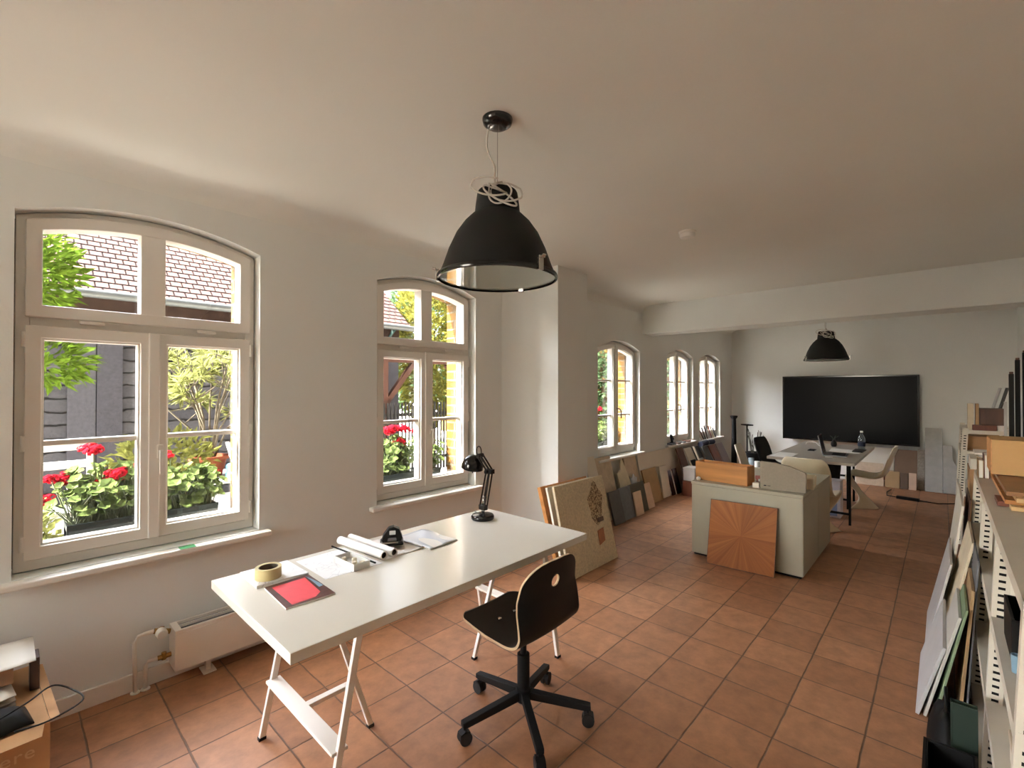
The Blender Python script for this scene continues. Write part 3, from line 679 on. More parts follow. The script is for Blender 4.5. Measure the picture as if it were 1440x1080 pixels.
# back row, leaning on the wall below the third window
LB('narrow_plank', 'narrow pale upright plank standing just past the pillar edge', -2.72, 4.36, 4.55, .21, .72, .02, whiteb, 'plank')
LB('beige_board', 'plain beige panel behind the mottled stone panel, next to the narrow plank', -2.765, 4.565, 4.90, .17, .69, .018, beige, 'panel')
LB('pointed_plank', 'cream plank with a broken pointed top under the third window', -2.72, 4.96, 5.20, .20, .63, .02, lime, 'plank', [(0, 0), (1, 0), (1, .72), (.82, 1), (.68, .97), (.42, .80), (0, .74)])
LB('cream_plank', 'tall cream plank right of the pointed plank under the third window', -2.80, 5.215, 5.52, .13, .63, .02, beige, 'plank')
# front row of samples
LB('dark_slate_sample', 'dark slate slab, first in the low row past the stone panel', -2.62, 4.50, 4.725, .09, .345, .022, slate, 'stone sample')
LB('grey_slate_sample', 'mid-grey slate slab beside the dark slate slab', -2.64, 4.735, 4.995, .085, .35, .02, slate2, 'stone sample')
LB('beige_sample', 'small beige stone sample in front of the olive-black slab', -2.63, 5.005, 5.185, .05, .27, .016, pink, 'stone sample')
LB('olive_slab', 'olive-black slab standing behind the small beige sample', -2.665, 5.015, 5.375, .08, .345, .02, mat('olive_black_slab', (78, 74, 60), .6, var=.12), 'stone sample')
LB('pink_sample', 'narrow pinkish stone sample right of the olive-black slab', -2.685, 5.385, 5.585, .08, .295, .018, pink, 'stone sample')
LB('tan_board', 'tan fibreboard leaning before the large white board', -2.77, 5.62, 6.01, .12, .425, .018, tan)
LB('large_white_board', 'wide off-white board leaning on the wall between the third and fourth windows', -2.85, 5.60, 6.86, .09, .63, .016, whiteb)
LB('small_white_sample', 'low off-white sample in front of the wide white board', -2.80, 6.09, 6.315, .07, .42, .016, whiteb, 'stone sample')
LB('maroon_slab', 'narrow glossy maroon stone slab against the wide white board', -2.775, 6.325, 6.42, .085, .335, .018, maroon, 'stone sample')
LB('maroon_slab', 'wider glossy maroon stone slab right of the narrow maroon one', -2.765, 6.455, 6.59, .085, .345, .018, maroon, 'stone sample')
LB('white_strip', 'thin white strip between the two maroon stone slabs', -2.775, 6.424, 6.45, .08, .32, .012, whiteb, 'strip')
g = G().grid(lambda u, v: (.05*sin(pi*v)*(1-.3*u)+.012*sin(11*u+5*v), -.20+.36*v, .30+.13*u+.02*sin(9*v+3*u)+.015*cos(15*v)), 14, 20)
tag(obj('plastic_bag', G().grid(lambda u, v: (.0+.022*sin(pi*v)*sin(pi*min(1, u*1.2))+.005*sin(19*u+8*v)-.07*u, -.09+.17*v, .003+.41*u+.025*sin(9*v+3*u)*u), 22, 22), mat('crumpled_plastic', (206, 210, 218), .25, var=.05), loc=(-2.765, 5.295, 0), solid=.003, smooth=True), 'crumpled white plastic bag behind the olive-black slab', 'bag')
# stack under the fourth and fifth windows
LB('brown_board', 'dark brown board leaning first under the fourth window', -2.66, 6.66, 6.88, .22, .615, .02, brownw)
def framed(label, x, y0, y1, dx, h, mf, mi):
    o, f, n, mid = board('framed_sample', label, 'sample board', (x, y0), (x, y1), (-dx, 0), h, .022, mf, GL, ret=True)
    obj('inlay', G().prism([(.1, .06), (.9, .06), (.9, .70), (.1, .70)], lambda u, v: f(u, v)+n*.0002, lambda u, v: f(u, v)+n*.002), mi, o)
framed('white-framed board with a black lower half under the fourth window', -2.60, 6.93, 7.16, .27, .585, whiteb, blk)
framed('dark board with a pale square, right of the white-framed board', -2.60, 7.22, 7.46, .26, .58, slate, greyb)
LB('pale_board', 'narrow pale board tilted between the dark boards under the fourth window', -2.57, 7.18, 7.215, .26, .60, .02, whiteb)
LB('charcoal_board', 'charcoal board left of the reddish board under the fifth window', -2.58, 7.50, 7.73, .24, .56, .02, slate)
LB('reddish_board', 'reddish-brown wooden board leaning under the fifth window', -2.56, 7.77, 8.05, .26, .56, .02, redw)
LB('lilac_board', 'lilac-grey board right of the reddish board under the fifth window', -2.56, 8.10, 8.40, .26, .56, .02, lilac)
t = thing('dark_red_box', 'dark reddish wooden box on the floor right of the wide white board', 'box', (-2.60, 6.56, 0))
obj('body', G().box(-.09, .09, -.13, .09, .001, .2), redw, t, bevel=.003); obj('lid', G().box(-.094, .094, -.134, .094, .2, .215), brownw, t, bevel=.003)
t = thing('grey_box', 'pale grey box stacked on the dark reddish box', 'box', (-2.60, 6.53, .2155))
obj('body', G().box(-.08, .08, -.10, .11, 0, .16), greyb, t, bevel=.004); obj('lid', G().box(-.083, .083, -.103, .113, .16, .18), greyb, t, bevel=.003)
t = thing('navy_roll', 'rolled dark blue cloth resting on the boards under the fifth window', 'cloth roll', (-2.875, 7.85, .595))
obj('cloth', G().tube([(0, -.28, 0), (.0, -.1, .012), (0, .1, .008), (0, .28, 0)], .042, 20), navy, t, smooth=True, angle=50)
obj('tie', G().tube([(0, -.02, .01), (0, .02, .01)], .046, 20), slate2, t, smooth=True, angle=50)
# bits on the fourth and fifth sills
for i, (y, z, lx, ly, lz, m, lab) in enumerate(((6.70, .662, .05, .07, .02, slate, 'dark flat stone at the left end of the fourth window sill'), (6.90, .662, .05, .06, .018, brownw, 'brown flat sample second on the fourth window sill'),
        (7.08, .662, .05, .055, .022, slate2, 'grey flat sample at the middle of the fourth window sill'), (7.27, .662, .05, .06, .02, redw, 'reddish flat sample at the right end of the fourth window sill'))):
    t = tag(obj('flat_sample', G().box(-lx, lx, -ly, ly, 0, lz), m, loc=(-2.975, y, z), bevel=.003), lab, 'sample', 'flat samples on the fourth window sill')
t = thing('black_sculpture', 'small black figure-like bracket on the fourth window sill', 'bracket', (-2.975, 6.75, .682))
obj('stem', G().bar((0, 0, .0), (0, -.05, .13), .03, .025).bar((0, -.05, .13), (0, .04, .05), .02, .02), blk, t, bevel=.004)
obj('foot', G().box(-.03, .03, -.03, .04, 0, .012), blk, t, bevel=.002)
fan = [(7.84, .22, .10, whiteb, 'tall pale slat at the left end of the fifth window sill'), (7.92, .16, .07, brownw, 'short brown slat second on the fifth window sill'), (8.00, .20, .06, slate, 'dark slat third on the fifth window sill'), (8.09, .23, .05, brownw, 'tall brown slat at the middle of the fifth window sill'),
       (8.18, .22, .05, greyb, 'pale grey slat right of the tall brown slat on the sill'), (8.27, .21, .04, redw, 'reddish slat on the fifth window sill'), (8.37, .21, .04, lime, 'cream slat second from the right end of the fifth sill'), (8.47, .18, .03, slate2, 'grey slat at the right end of the fifth window sill')]
for y, h, lean, m, lab in fan:
    board('sample_slat', lab, 'sample', (-2.95, y), (-2.95, y+.055), (-.05, -lean), .637+h, .008, m, 'sample slats on the fifth window sill', z0=.637)

# far left corner
t = thing('black_column', 'tall thin black column with a flared top in the far left corner', 'column', (-2.745, 8.80, 0), radians(10))
obj('shaft', G().lathe([(.055, .03), (.05, .06), (.042, .5), (.036, .95)], 20), blk_m, t, smooth=True, angle=50)
obj('foot', G().box(-.08, .08, -.08, .08, 0, .03), blk_m, t, bevel=.004); obj('capital', G().lathe([(.036, .95), (.06, .985), (.06, 1.01), (.001, 1.01)], 20), blk_m, t, smooth=True, angle=40)
t = thing('black_stand', 'black stand with a flat T-shaped top beside the black column', 'stand', (-2.60, 9.05, 0), radians(-45))
obj('pole', G().tube([(0, 0, .02), (0, 0, .83)], .014, 12), blk_m, t, smooth=True, angle=40); obj('foot', G().box(-.1, .1, -.1, .1, 0, .02), blk_m, t, bevel=.003); obj('top_plate', G().box(-.1, .1, -.06, .06, .83, .85), blk_m, t, bevel=.003)
t = thing('black_bin', 'black bin on the floor in front of the far left corner', 'bin', (-2.36, 8.62, 0))
obj('body', G().lathe([(.10, .003), (.13, .40), (.137, .40), (.137, .415), (.127, .415), (.10, .02), (.001, .02)], 28, cap1=False), blk_m, t, smooth=True, angle=40); obj('rim', G().tube([(.137*cos(a), .137*sin(a), .412) for a in [2*pi*i/28 for i in range(28)]], .006, 8, closed=True), blk, t, smooth=True)
t = thing('dried_branches', 'bunch of dark dried twigs standing in the black bin', 'branches', (-2.36, 8.62, .032))
g = G(); rr = random.Random(2)
for i in range(26):
    a = rr.uniform(0, 2*pi); q = rr.uniform(.04, .14); h = rr.uniform(.55, .78)
    g.tube([(0.02*cos(a), .02*sin(a), 0), (.05*cos(a), .05*sin(a), h*.5), (q*cos(a+.4), q*sin(a+.4), h)], .004, 5)
obj('twigs', g, mat('dry_twigs', (64, 62, 50), .8), t)
t = thing('black_crate', 'low black crate on the floor behind the oak box', 'crate', (-2.12, 7.55, 0))
g = G().box(-.18, .18, -.2, -.185, 0, .3).box(-.18, .18, .185, .2, 0, .3).box(-.18, -.165, -.185, .185, 0, .3).box(.165, .18, -.185, .185, 0, .3).box(-.165, .165, -.185, .185, 0, .015)
obj('body', g, blk_m, t, bevel=.003); obj('lid', G().box(-.18, .18, -.2, .2, .3, .312), blk_m, t, bevel=.003)
for x, y, h, m, lab in ((-.10, -.05, .12, chrome, 'small steel tin leftmost on the low black crate'), (.0, .02, .14, mat('pale_tin', (180, 196, 204), .3, .3), 'pale blue tin in the middle on the low black crate'), (.10, -.04, .11, frame_w, 'white pot rightmost on the low black crate')):
    t = thing('tin', lab, 'tin', (-2.12+x, 7.55+y, .3125), 0, 'tins on the black crate')
    obj('body', G().lathe([(.035, 0), (.036, .004), (.036, h-.004), (.033, h), (.001, h)], 20), m, t, smooth=True, angle=40); obj('lid', G().lathe([(.0375, h-.02), (.0375, h+.003), (.001, h+.004)], 20, cap0=False), m, t, smooth=True, angle=40)

# ------------------------------------------------------------------ island cabinet and what stands on and against it
t = thing('island_cabinet', 'sage-grey painted cabinet block standing free in the middle of the room', 'cabinet', (-1.25, 4.82, 0))
obj('body', G().box(-.435, .435, -.585, .585, .02, .632), sage, t, bevel=.002)
obj('plinth', G().box(-.42, .42, -.57, .57, 0, .02), blk_m, t)
obj('cabinet_top', G().box(-.44, .44, -.59, .59, .634, .66), sage, t, bevel=.003)
for s, (y0, y1) in enumerate(((-.58, -.003), (.003, .58))): obj('side_panel', G().box(.4352, .4385, y0, y1, .024, .63), sage, t, bevel=.001)
# sunburst veneer panel: eight wedges of veneer with grain running to the centre
o, f, n, mid = board('veneer_panel', 'square sunburst wood-veneer panel leaning on the cabinet front', 'panel', (-1.502, 4.085), (-.988, 4.118), (.006, .095), .532, .016, mat('dark_edge', (86, 56, 36), .5), ret=True)
def sunburst():
    m = bpy.data.materials.new('sunburst_veneer'); m.use_nodes = True; nt = m.node_tree; b = nt.nodes['Principled BSDF']
    tc = nd(nt, 'ShaderNodeTexCoord'); sp = nd(nt, 'ShaderNodeSeparateXYZ'); nt.links.new(tc.outputs['Object'], sp.inputs[0])
    zc = nd(nt, 'ShaderNodeMath', operation='SUBTRACT'); zc.inputs[1].default_value = .27; nt.links.new(sp.outputs['Z'], zc.inputs[0])
    at = nd(nt, 'ShaderNodeMath', operation='ARCTAN2'); nt.links.new(zc.outputs[0], at.inputs[0]); nt.links.new(sp.outputs['X'], at.inputs[1])
    n1 = nd(nt, 'ShaderNodeTexNoise', noise_dimensions='1D'); n1.inputs['Scale'].default_value = 7; n1.inputs['Detail'].default_value = 6; nt.links.new(at.outputs[0], n1.inputs['W'])
    sg = nd(nt, 'ShaderNodeMath', operation='MULTIPLY'); sg.inputs[1].default_value = 8/(2*pi); nt.links.new(at.outputs[0], sg.inputs[0])
    fl = nd(nt, 'ShaderNodeMath', operation='FLOOR'); nt.links.new(sg.outputs[0], fl.inputs[0])
    wn = nd(nt, 'ShaderNodeTexWhiteNoise', noise_dimensions='1D'); nt.links.new(fl.outputs[0], wn.inputs['W'])
    ml = nd(nt, 'ShaderNodeMath', operation='MULTIPLY_ADD'); ml.inputs[1].default_value = .35; nt.links.new(wn.outputs['Value'], ml.inputs[0]); nt.links.new(n1.outputs['Fac'], ml.inputs[2])
    r = nd(nt, 'ShaderNodeValToRGB'); r.color_ramp.elements[0].position = .3; r.color_ramp.elements[1].position = 1
    r.color_ramp.elements[0].color = S(130, 76, 38); r.color_ramp.elements[1].color = S(168, 106, 56)
    nt.links.new(ml.outputs[0], r.inputs[0]); nt.links.new(r.outputs[0], b.inputs['Base Color']); b.inputs['Roughness'].default_value = .55; b.inputs['Specular IOR Level'].default_value = .25
    return m
obj('veneer_face', G().prism([(.008, .008), (.992, .008), (.992, .992), (.008, .992)], lambda u, v: f(u, v)+n*.0001, lambda u, v: f(u, v)+n*.001), sunburst(), o)
t = thing('oak_box', 'open honey-coloured oak box lying on the cabinet', 'box', (-1.455, 4.395, .661), radians(-7))
g = G().box(-.232, .232, -.075, -.061, 0, .165).box(-.232, .232, .061, .075, 0, .165).box(-.232, -.218, -.061, .061, 0, .165).box(.218, .232, -.061, .061, 0, .165).box(-.218, .218, -.061, .061, 0, .012)
obj('box_walls', g, oak, t, bevel=.002)
obj('dark_lining', G().box(-.217, .217, -.060, .060, .0121, .11), redw, t)
t = thing('wedge_box', 'warm grey box with a sloping top edge on the cabinet', 'box', (-.975, 4.33, .661), radians(7))
W = [(-.162, 0), (.158, 0), (.165, .010), (.165, .150), (.155, .162), (.05, .205), (-.02, .215), (-.05, .222), (-.155, .228), (-.162, .222)]
obj('front_panel', G().prism(W, lambda x, z: (x, -.02, z), lambda x, z: (x, .006, z)), felt, t, bevel=.003)
obj('rear_body', G().prism([(-.158, .0), (.16, 0), (.16, .145), (.04, .19), (-.155, .205)], lambda x, z: (x, .007, z), lambda x, z: (x, .10, z)), felt, t, bevel=.003)
obj('small_mark', G().box(-.135, -.115, -.0215, -.0199, .026, .034).box(-.108, -.085, -.0215, -.0199, .028, .032), blk, t)
t = thing('low_box', 'pale open tray behind the warm grey box on the cabinet', 'tray', (-.93, 4.62, .661), radians(5))
g = G().box(-.13, .13, -.12, -.11, 0, .09).box(-.13, .13, .11, .12, 0, .09).box(-.13, -.12, -.11, .11, 0, .09).box(.12, .13, -.11, .11, 0, .09).box(-.12, .12, -.11, .11, 0, .01)
obj('tray_walls', g, lime, t, bevel=.003); obj('contents', G().box(-.118, .118, -.108, .108, .0105, .05), greyb, t)
for i, (z, m, lab) in enumerate(((.661, redw, 'lower reddish book between the oak box and the grey box'), (.692, mat('pink_cover', (176, 96, 88), .6), 'upper pinkish book between the oak box and the grey box'))):
    t = thing('book', lab, 'book', (-1.165, 4.50, z), radians(10+i*12), 'books on the cabinet')
    obj('cover', G().box(-.05, .05, -.08, .08, 0, .003).box(-.05, .05, -.08, .08, .026, .029).box(-.05, -.047, -.08, .08, .003, .026), m, t); obj('pages', G().box(-.0465, .046, -.076, .076, .0031, .0259), paper, t)
tag(obj('white_cube', G().box(-.026, .026, -.026, .026, 0, .04), whiteb, loc=(-1.167, 4.315, .661), bevel=.003), 'small white block in front of the books on the cabinet', 'block')
tag(obj('porcelain_ball', G().lathe([(.001, 0), (.012, .001), (.02, .012), (.018, .026), (.008, .034), (.001, .035)], 20), frame_w, loc=(-1.645, 4.29, .661), smooth=True), 'small white porcelain ball on the left corner of the cabinet', 'ball')

# ------------------------------------------------------------------ meeting table and chairs
t = thing('meeting_table', 'grey-topped meeting table on a thin black steel frame', 'table', (-1.06, 6.72, 0))
obj('table_top', G().box(-.40, .40, -.93, .93, .712, .74), mat('warm_grey_laminate', (176, 166, 152), .3, var=.02), t, bevel=.002)
fr_ = lambda a, b: obj('frame_bar', G().bar(a, b, .022, .022), blk_m, t)
for x in (-.30, .18):
    for y in (.37, .905): obj('leg', G().bar((x, y-.0, 0), (x, y, .69), .022, .022), blk_m, t)
    fr_((x, .37, .70), (x, .905, .70))
for y in (.37, .905):
    for z in ((.115, .70) if y < .5 else (.33, .70)): fr_((-.30, y, z), (.18, y, z))
fr_((-.30, .37, .33), (-.30, .905, .33))
for x in (-.3, .3):
    obj('leg', G().bar((x, -.45, 0), (x, -.45, .69), .022, .022), blk_m, t)
fr_((-.3, -.45, .70), (.3, -.45, .70)); fr_((-.3, -.45, .12), (.3, -.45, .12)); fr_((-.02, -.45, .70), (-.02, .38, .70))

def s_chair(label, loc, rz, m, name='shell_chair', sc=.95):
    """one-piece cantilever plastic chair; local +X is the way the sitter faces"""
    t = thing(name, label, 'chair', (*loc, 0), rz, 'one-piece plastic chairs at the meeting table')
    P = [(-.285, .83, .17), (-.27, .78, .215), (-.235, .68, .235), (-.20, .56, .235), (-.165, .47, .235), (-.10, .415, .24), (0, .40, .245), (.10, .41, .245), (.18, .425, .24), (.225, .415, .235), (.235, .38, .225), (.205, .315, .195), (.14, .24, .155), (.07, .17, .135), (.01, .11, .15), (-.04, .055, .19), (-.085, .005, .235)]
    def f(u, v):
        x, z, w = cr(P, u); q = (2*v-1); 
        up = max(0, 1-abs(u-.42)/.34)
        y = q*w
        if u < .62: x += .035*q*q*(1 if u < .3 else max(0, (.62-u)/.32)); z += .035*q*q*up
        k = max(0, (u-.70)/.30)
        x += k*k*.30*abs(q)**1.8
        z -= 0
        return (x*sc, y*sc, max(z*sc, .006))
    obj('shell', G().grid(f, 64, 24), m, t, solid=.014, smooth=True, angle=60)
    return t
s_chair('cream plastic chair on the right side of the meeting table, turned to it', (-.68, 7.355), radians(180), cream)
s_chair('cream plastic chair at the near end of the meeting table, back to us', (-1.03, 5.76), radians(85), cream)
s_chair('cream plastic chair on the left side of the meeting table', (-1.67, 6.30), radians(8), mat('pale_plastic', (214, 204, 186), .3, var=.02))
s_chair('black plastic chair on the far left side of the meeting table', (-1.74, 7.42), radians(-8), blk)
t = thing('black_waste_bin', 'black rounded waste bin standing under the far half of the table', 'bin', (-1.14, 7.46, 0))
obj('body', G().lathe([(.11, .003), (.13, .3), (.15, .56), (.156, .56), (.156, .575), (.145, .575), (.12, .3), (.10, .02), (.001, .02)], 32, cap1=False), blk_m, t, smooth=True, angle=40)
obj('liner', G().lathe([(.158, .50), (.160, .585), (.142, .585), (.135, .45)], 32, cap0=False, cap1=False), blk, t, smooth=True)
t = carton('white_carton', 'white carton with bluish panel under the meeting table', (-.99, 6.62, 0), .11, .10, .42, mat('white_card', (222, 222, 226), .6))
obj('blue_panel', G().box(-.08, .08, -.1015, -.1003, .02, .2), mat('light_blue_print', (150, 176, 214), .5), t)
ZM = .7403
t = thing('laptop', 'open grey laptop on the meeting table', 'laptop', (-.90, 6.38, ZM), radians(-90+4))
obj('base', G().box(-.16, .16, -.11, .11, 0, .014), mat('grey_aluminium', (120, 120, 122), .35, .8), t, bevel=.002); obj('keyboard', G().box(-.14, .14, -.03, .09, .014, .0155), blk, t)
M = Matrix.Translation((0, -.108, .014)) @ Matrix.Rotation(radians(14), 4, 'X') if False else Matrix.Translation((0, .108, .014)) @ Matrix.Rotation(radians(-14), 4, 'X')
M = Matrix.Translation((0, -.108, .014)) @ Matrix.Rotation(radians(12), 4, 'X')
obj('lid', G().box(-.16, .16, -.006, .002, 0, .215, M=M), MATS['grey_aluminium'], t, bevel=.001); obj('screen', G().box(-.15, .15, .0021, .003, .012, .205, M=M), screenm, t)
flat('white_sheet', [(-1.44, 5.82), (-1.24, 5.82), (-1.24, 6.25), (-1.44, 6.27)], ZM, ZM+.0012, paper, 'white sheet of paper on the left corner of the meeting table', 'paper')
flat('white_sheet', [(-1.02, 6.75), (-.72, 6.72), (-.74, 7.02), (-1.04, 7.06)], ZM, ZM+.004, paper, 'white stack of paper behind the laptop on the table', 'paper')
flat('black_folder', [(-.80, 6.80), (-.70, 6.78), (-.69, 7.08), (-.80, 7.10)], ZM+.0045, ZM+.016, blk, 'black folder lying on the white papers by the bottle', 'folder')
flat('phone', [(-1.22, 6.62), (-1.15, 6.62), (-1.15, 6.77), (-1.22, 6.77)], ZM, ZM+.009, blk_gl, 'black phone lying left of the laptop', 'phone')
t = thing('water_bottle', 'clear water bottle standing on the meeting table', 'bottle', (-.752, 7.22, ZM))
obj('bottle', G().lathe([(.001, 0), (.034, 0), (.038, .006), (.038, .12), (.034, .145), (.018, .18), (.0135, .19), (.0135, .222), (.001, .222)], 28, cap0=False, cap1=False), glassmat('bottle_glass', (.62, .72, .78), .4, .03), t, smooth=True, angle=45)
obj('label_band', G().lathe([(.0385, .04), (.0385, .095)], 28, cap0=False, cap1=False), navy, t, smooth=True); obj('cap', G().lathe([(.0155, .208), (.0155, .228), (.001, .229)], 18, cap0=False), frame_w, t, smooth=True, angle=40)
t = thing('small_vase', 'small dark vase with sprigs at the far end of the table', 'vase', (-1.05, 7.30, ZM))
obj('vase', G().lathe([(.001, 0), (.025, 0), (.035, .03), (.03, .06), (.016, .08), (.018, .09), (.001, .088)], 20), blk, t, smooth=True)
g = G()
for a in (0, 1.3, 2.6, 3.9, 5.2): g.tube([(0, 0, .08), (.02*cos(a), .02*sin(a), .12), (.05*cos(a), .05*sin(a), .14)], .004, 6)
obj('sprigs', g, darkgreen, t)
t = thing('table_cable', 'white cable looped on the far left of the table', 'cable', (-1.30, 7.30, ZM))
obj('cable', G().tube([(-.07, .02, .004), (-.05, .01, .04), (0, 0, .06), (.05, 0, .04), (.09, -.03, .004), (.16, -.08, .004)], .004, 8), frame_w, t, smooth=True)
tag(obj('pen', G().tube([(-.03, 0, .005), (.035, .02, .005)], .005, 8), frame_w, loc=(-.93, 6.12, ZM), smooth=True), 'white pen lying near the front edge of the table', 'pen')

# ------------------------------------------------------------------ back wall
t = thing('television', 'huge black flat screen on the back wall', 'television', (-1.17, 9.25, 1.163))
obj('back_shell', G().box(-.86, .86, .012, .10, -.50, .50), blk_m, t, bevel=.01); obj('wall_bracket', G().box(-.4, .4, .10, .148, -.25, .25), blk_m, t)
obj('bezel', G().box(-.906, .906, 0, .012, -.540, .540), blk_gl, t, bevel=.003); obj('screen', G().box(-.882, .882, -.0015, -.0002, -.512, .520), screenm, t)
def BB(name, label, x0, x1, y, h, dy, th, m, cat='slab', poly=None, z0=0):
    board(name, label, cat, (x0, y), (x1, y), (0, dy), h, th, m, 'panels and slabs leaning on the back wall', poly, z0=z0)
BB('concrete_slab', 'tallest pale grey slab leaning on the back wall right of the screen', -.205, -.018, 9.06, .90, .27, .025, concrete)
BB('concrete_slab', 'shorter pale grey slab with a cut corner, right of the tallest slab', -.012, .115, 9.05, .66, .20, .025, concrete, poly=[(0, 0), (1, 0), (1.15, .55), (.8, .72), (.8, 1), (0, 1)])
BB('speckled_slab', 'narrow speckled grey panel left of the tallest slab', -.29, -.208, 9.12, .57, .2, .02, mat('speckled_stone', (150, 140, 126), .7, var=.25, vs=60))
BB('brown_slab', 'square brown panel under the right end of the screen', -.56, -.293, 9.14, .55, .2, .02, mat('mid_brown_panel', (126, 100, 78), .6, var=.06))
BB('beige_slab', 'low beige slab in front of the white slab behind the right-hand chair', -1.02, -.68, 9.08, .34, .06, .015, beige)
BB('white_slab', 'white panel leaning on the back wall behind the right-hand cream chair', -1.05, -.57, 9.20, .56, .16, .02, whiteb)
for x0, x1, h, m, lab in ((-.66, -.49, .24, tan, 'widest small tile in the row before the brown panel'), (-.48, -.395, .23, mat('dark_tile', (104, 84, 66), .6), 'dark narrow tile in the row before the brown panel'), (-.385, -.30, .24, pink, 'pale narrow tile at the right end of the row before the brown panel')):
    BB('tile_sample', lab, x0, x1, 9.05, h, .05, .015, m, 'tile')
t = thing('reddish_tile', 'small dark-framed reddish tile behind the right-hand cream chair', 'tile', (-.63, 9.10, .25)); 
t.location.z = 0
obj('stand', G().box(-.07, .07, .02, .09, 0, .245), pink, t, bevel=.002); obj('face', G().box(-.055, .055, .018, .0199, .25*.4, .23), redw, t)
t = thing('power_strip', 'black power strip with cable on the floor near the slabs', 'power strip', (-.36, 8.22, 0), radians(-12))
obj('body', G().box(-.12, .12, -.03, .03, 0, .04), blk, t, bevel=.006)
obj('cable', G().tube([(.12, 0, .015), (.3, .03, .006), (.42, .2, .006), (.46, .45, .006), (.42, .68, .006)], .006, 8).tube([(-.12, 0, .015), (-.25, .08, .006), (-.33, .35, .006), (-.35, .6, .006)], .006, 8), blk, t, smooth=True)

# ------------------------------------------------------------------ shelving on the right
def shx(v): return (v[0]+.05*v[2], v[1], v[2])
def shear(g): g.v = [shx(v) for v in g.v]; return g
shm = mat('grey_white_enamel', (214, 206, 190), .5, var=.04, bump=.02)
def shelf(name, label, y0, ys, levels, zt, d=.40, x0=.085):
    t = thing(name, label, 'shelf', (x0, y0, 0))
    for y in ys:
        for x, s in ((0, 1), (d, -1)):
            g = G().box(x-(.0 if s > 0 else .0), x+s*.002, -.018+y-y0, .018+y-y0+.0, 0, zt)
            g.box(min(x, x+s*.042), max(x, x+s*.042), y-y0-.0185, y-y0-.0165, 0, zt)
            o = obj('post', shear(g), shm, t)
            g2 = G(); z = .04
            while z < zt-.03:
                xc = x+s*.022; g2.box(xc-.009, xc+.009, y-y0-.0192, y-y0-.0188, z, z+.009); z += .025
            obj('slots', shear(g2), blk_m, o)
    for z in levels:
        a, b = ys[0]-y0-.02, ys[-1]-y0+.02
        g = G().box(.004, d-.004, a, b, z-.003, z).box(.0, .004, a, b, z-.035, z).box(d-.004, d, a, b, z-.035, z).box(.004, d-.004, a, a+.003, z-.035, z-.003).box(.004, d-.004, b-.003, b, z-.035, z-.003)
        obj('shelf_board', shear(g), shm, t)
    return t
shelf('metal_shelf', 'long low metal shelf with perforated posts along the right wall', 1.64, (1.64, 2.40, 3.19, 4.00), (.08, .385, .69, 1.0), 1.0)
shelf('tall_metal_shelf', 'far metal shelf unit near the back on the right', 6.25, (6.25, 7.15), (.1, .5, .90, 1.10), 1.12, .36, .075)
SX = .085+.05
# on the low shelf's top
t = carton('tan_box', 'large tan cardboard box on a pile of wood sheets on the shelf', (.36, 3.47, 1.075), .185, .15, .165, cardt)
obj('torn_edge', G().prism([(-.15, 0), (-.15, .17), (-.11, .165), (-.06, .17), (0, .166), (.06, .17), (.1, .16), (.15, .168), (.15, 0)], lambda y, z: (-.189, y, z), lambda y, z: (-.1855, y, z)), mat('torn_card', (212, 160, 108), .8, var=.2, vs=60), t)
for i, (z, m, x0, lab) in enumerate(((1.0012, plyw, .20, 'lowest wood sheet under the tan box'), (1.0186, oak, .185, 'second wood sheet from the bottom under the tan box'), (1.0360, plyw, .215, 'third wood sheet from the bottom under the tan box'), (1.0534, mat('brown_sheet', (140, 100, 66), .5, var=.2), .19, 'top brown wood sheet right under the tan box'))):
    tag(obj('wood_sheet', G().box(x0, .53, 2.78+.05*(i % 2), 3.66, 0, .017), m, loc=(0, 0, z), bevel=.001), lab, 'wood sheet', 'wood sheets on the shelf')
tag(obj('red_strip', G().box(.165, .2, 2.86, 3.02, 0, .02), redw, loc=(-.0, 0, 1.0012), bevel=.002), 'small reddish strip at the edge of the shelf beside the wood sheets', 'strip')
t = thing('oak_plank', 'long yellowish plank lying along the near end of the shelf', 'plank', (.40, 2.25, 1.0012), radians(2))
obj('plank', G().box(-.05, .10, -.55, .48, 0, .03), oak, t, bevel=.002); obj('end_batten', G().box(-.05, .10, .30, .36, .0301, .05), plyw, t, bevel=.002)
for i, (x, z) in enumerate(((.17, .10), (.19, .13), (.215, .12))):
    t = thing('upright_book', ('tallest', 'thin', 'thick')[(1, 0, 2)[i]]+' book standing left of the tan box on the shelf', 'book', (x-.02+.003*i, 3.74, 1.0012), 0, 'books by the tan box')
    obj('cover', G().box(-.011, -.008, -.07, .07, 0, z).box(.008, .011, -.07, .07, 0, z).box(-.008, .008, .067, .07, 0, z), (tan, redw, lime)[i], t); obj('pages', G().box(-.0078, .0078, -.068, .0668, .002, z-.003), paper, t)
t = thing('dark_red_case', 'dark red wooden case at the far end of the low shelf', 'case', (.46, 3.90, 1.0012))
obj('body', G().box(-.09, .09, -.09, .09, 0, .26), redw, t, bevel=.003); obj('lid', G().box(-.092, .092, -.092, .092, .26, .28), brownw, t, bevel=.003)
for i, (x, y, h, lab) in enumerate(((.285, 3.90, .58, 'shortest of the dark rods standing on the shelf end'), (.312, 3.93, .66, 'second dark rod from the left on the shelf end'), (.338, 3.90, .70, 'third dark rod from the left on the shelf end'), (.362, 3.86, .80, 'tallest dark rod beside the dark red case'))):
    t = thing('dark_rod', lab, 'rod', (x, y, 1.0012), 0, 'dark rods on the shelf')
    obj('rod', G().box(-.010, .010, -.010, .010, 0, h), blk_m, t, bevel=.002); obj('tip', G().box(-.008, .008, -.008, .008, h, h+.012), brownw, t, bevel=.002)
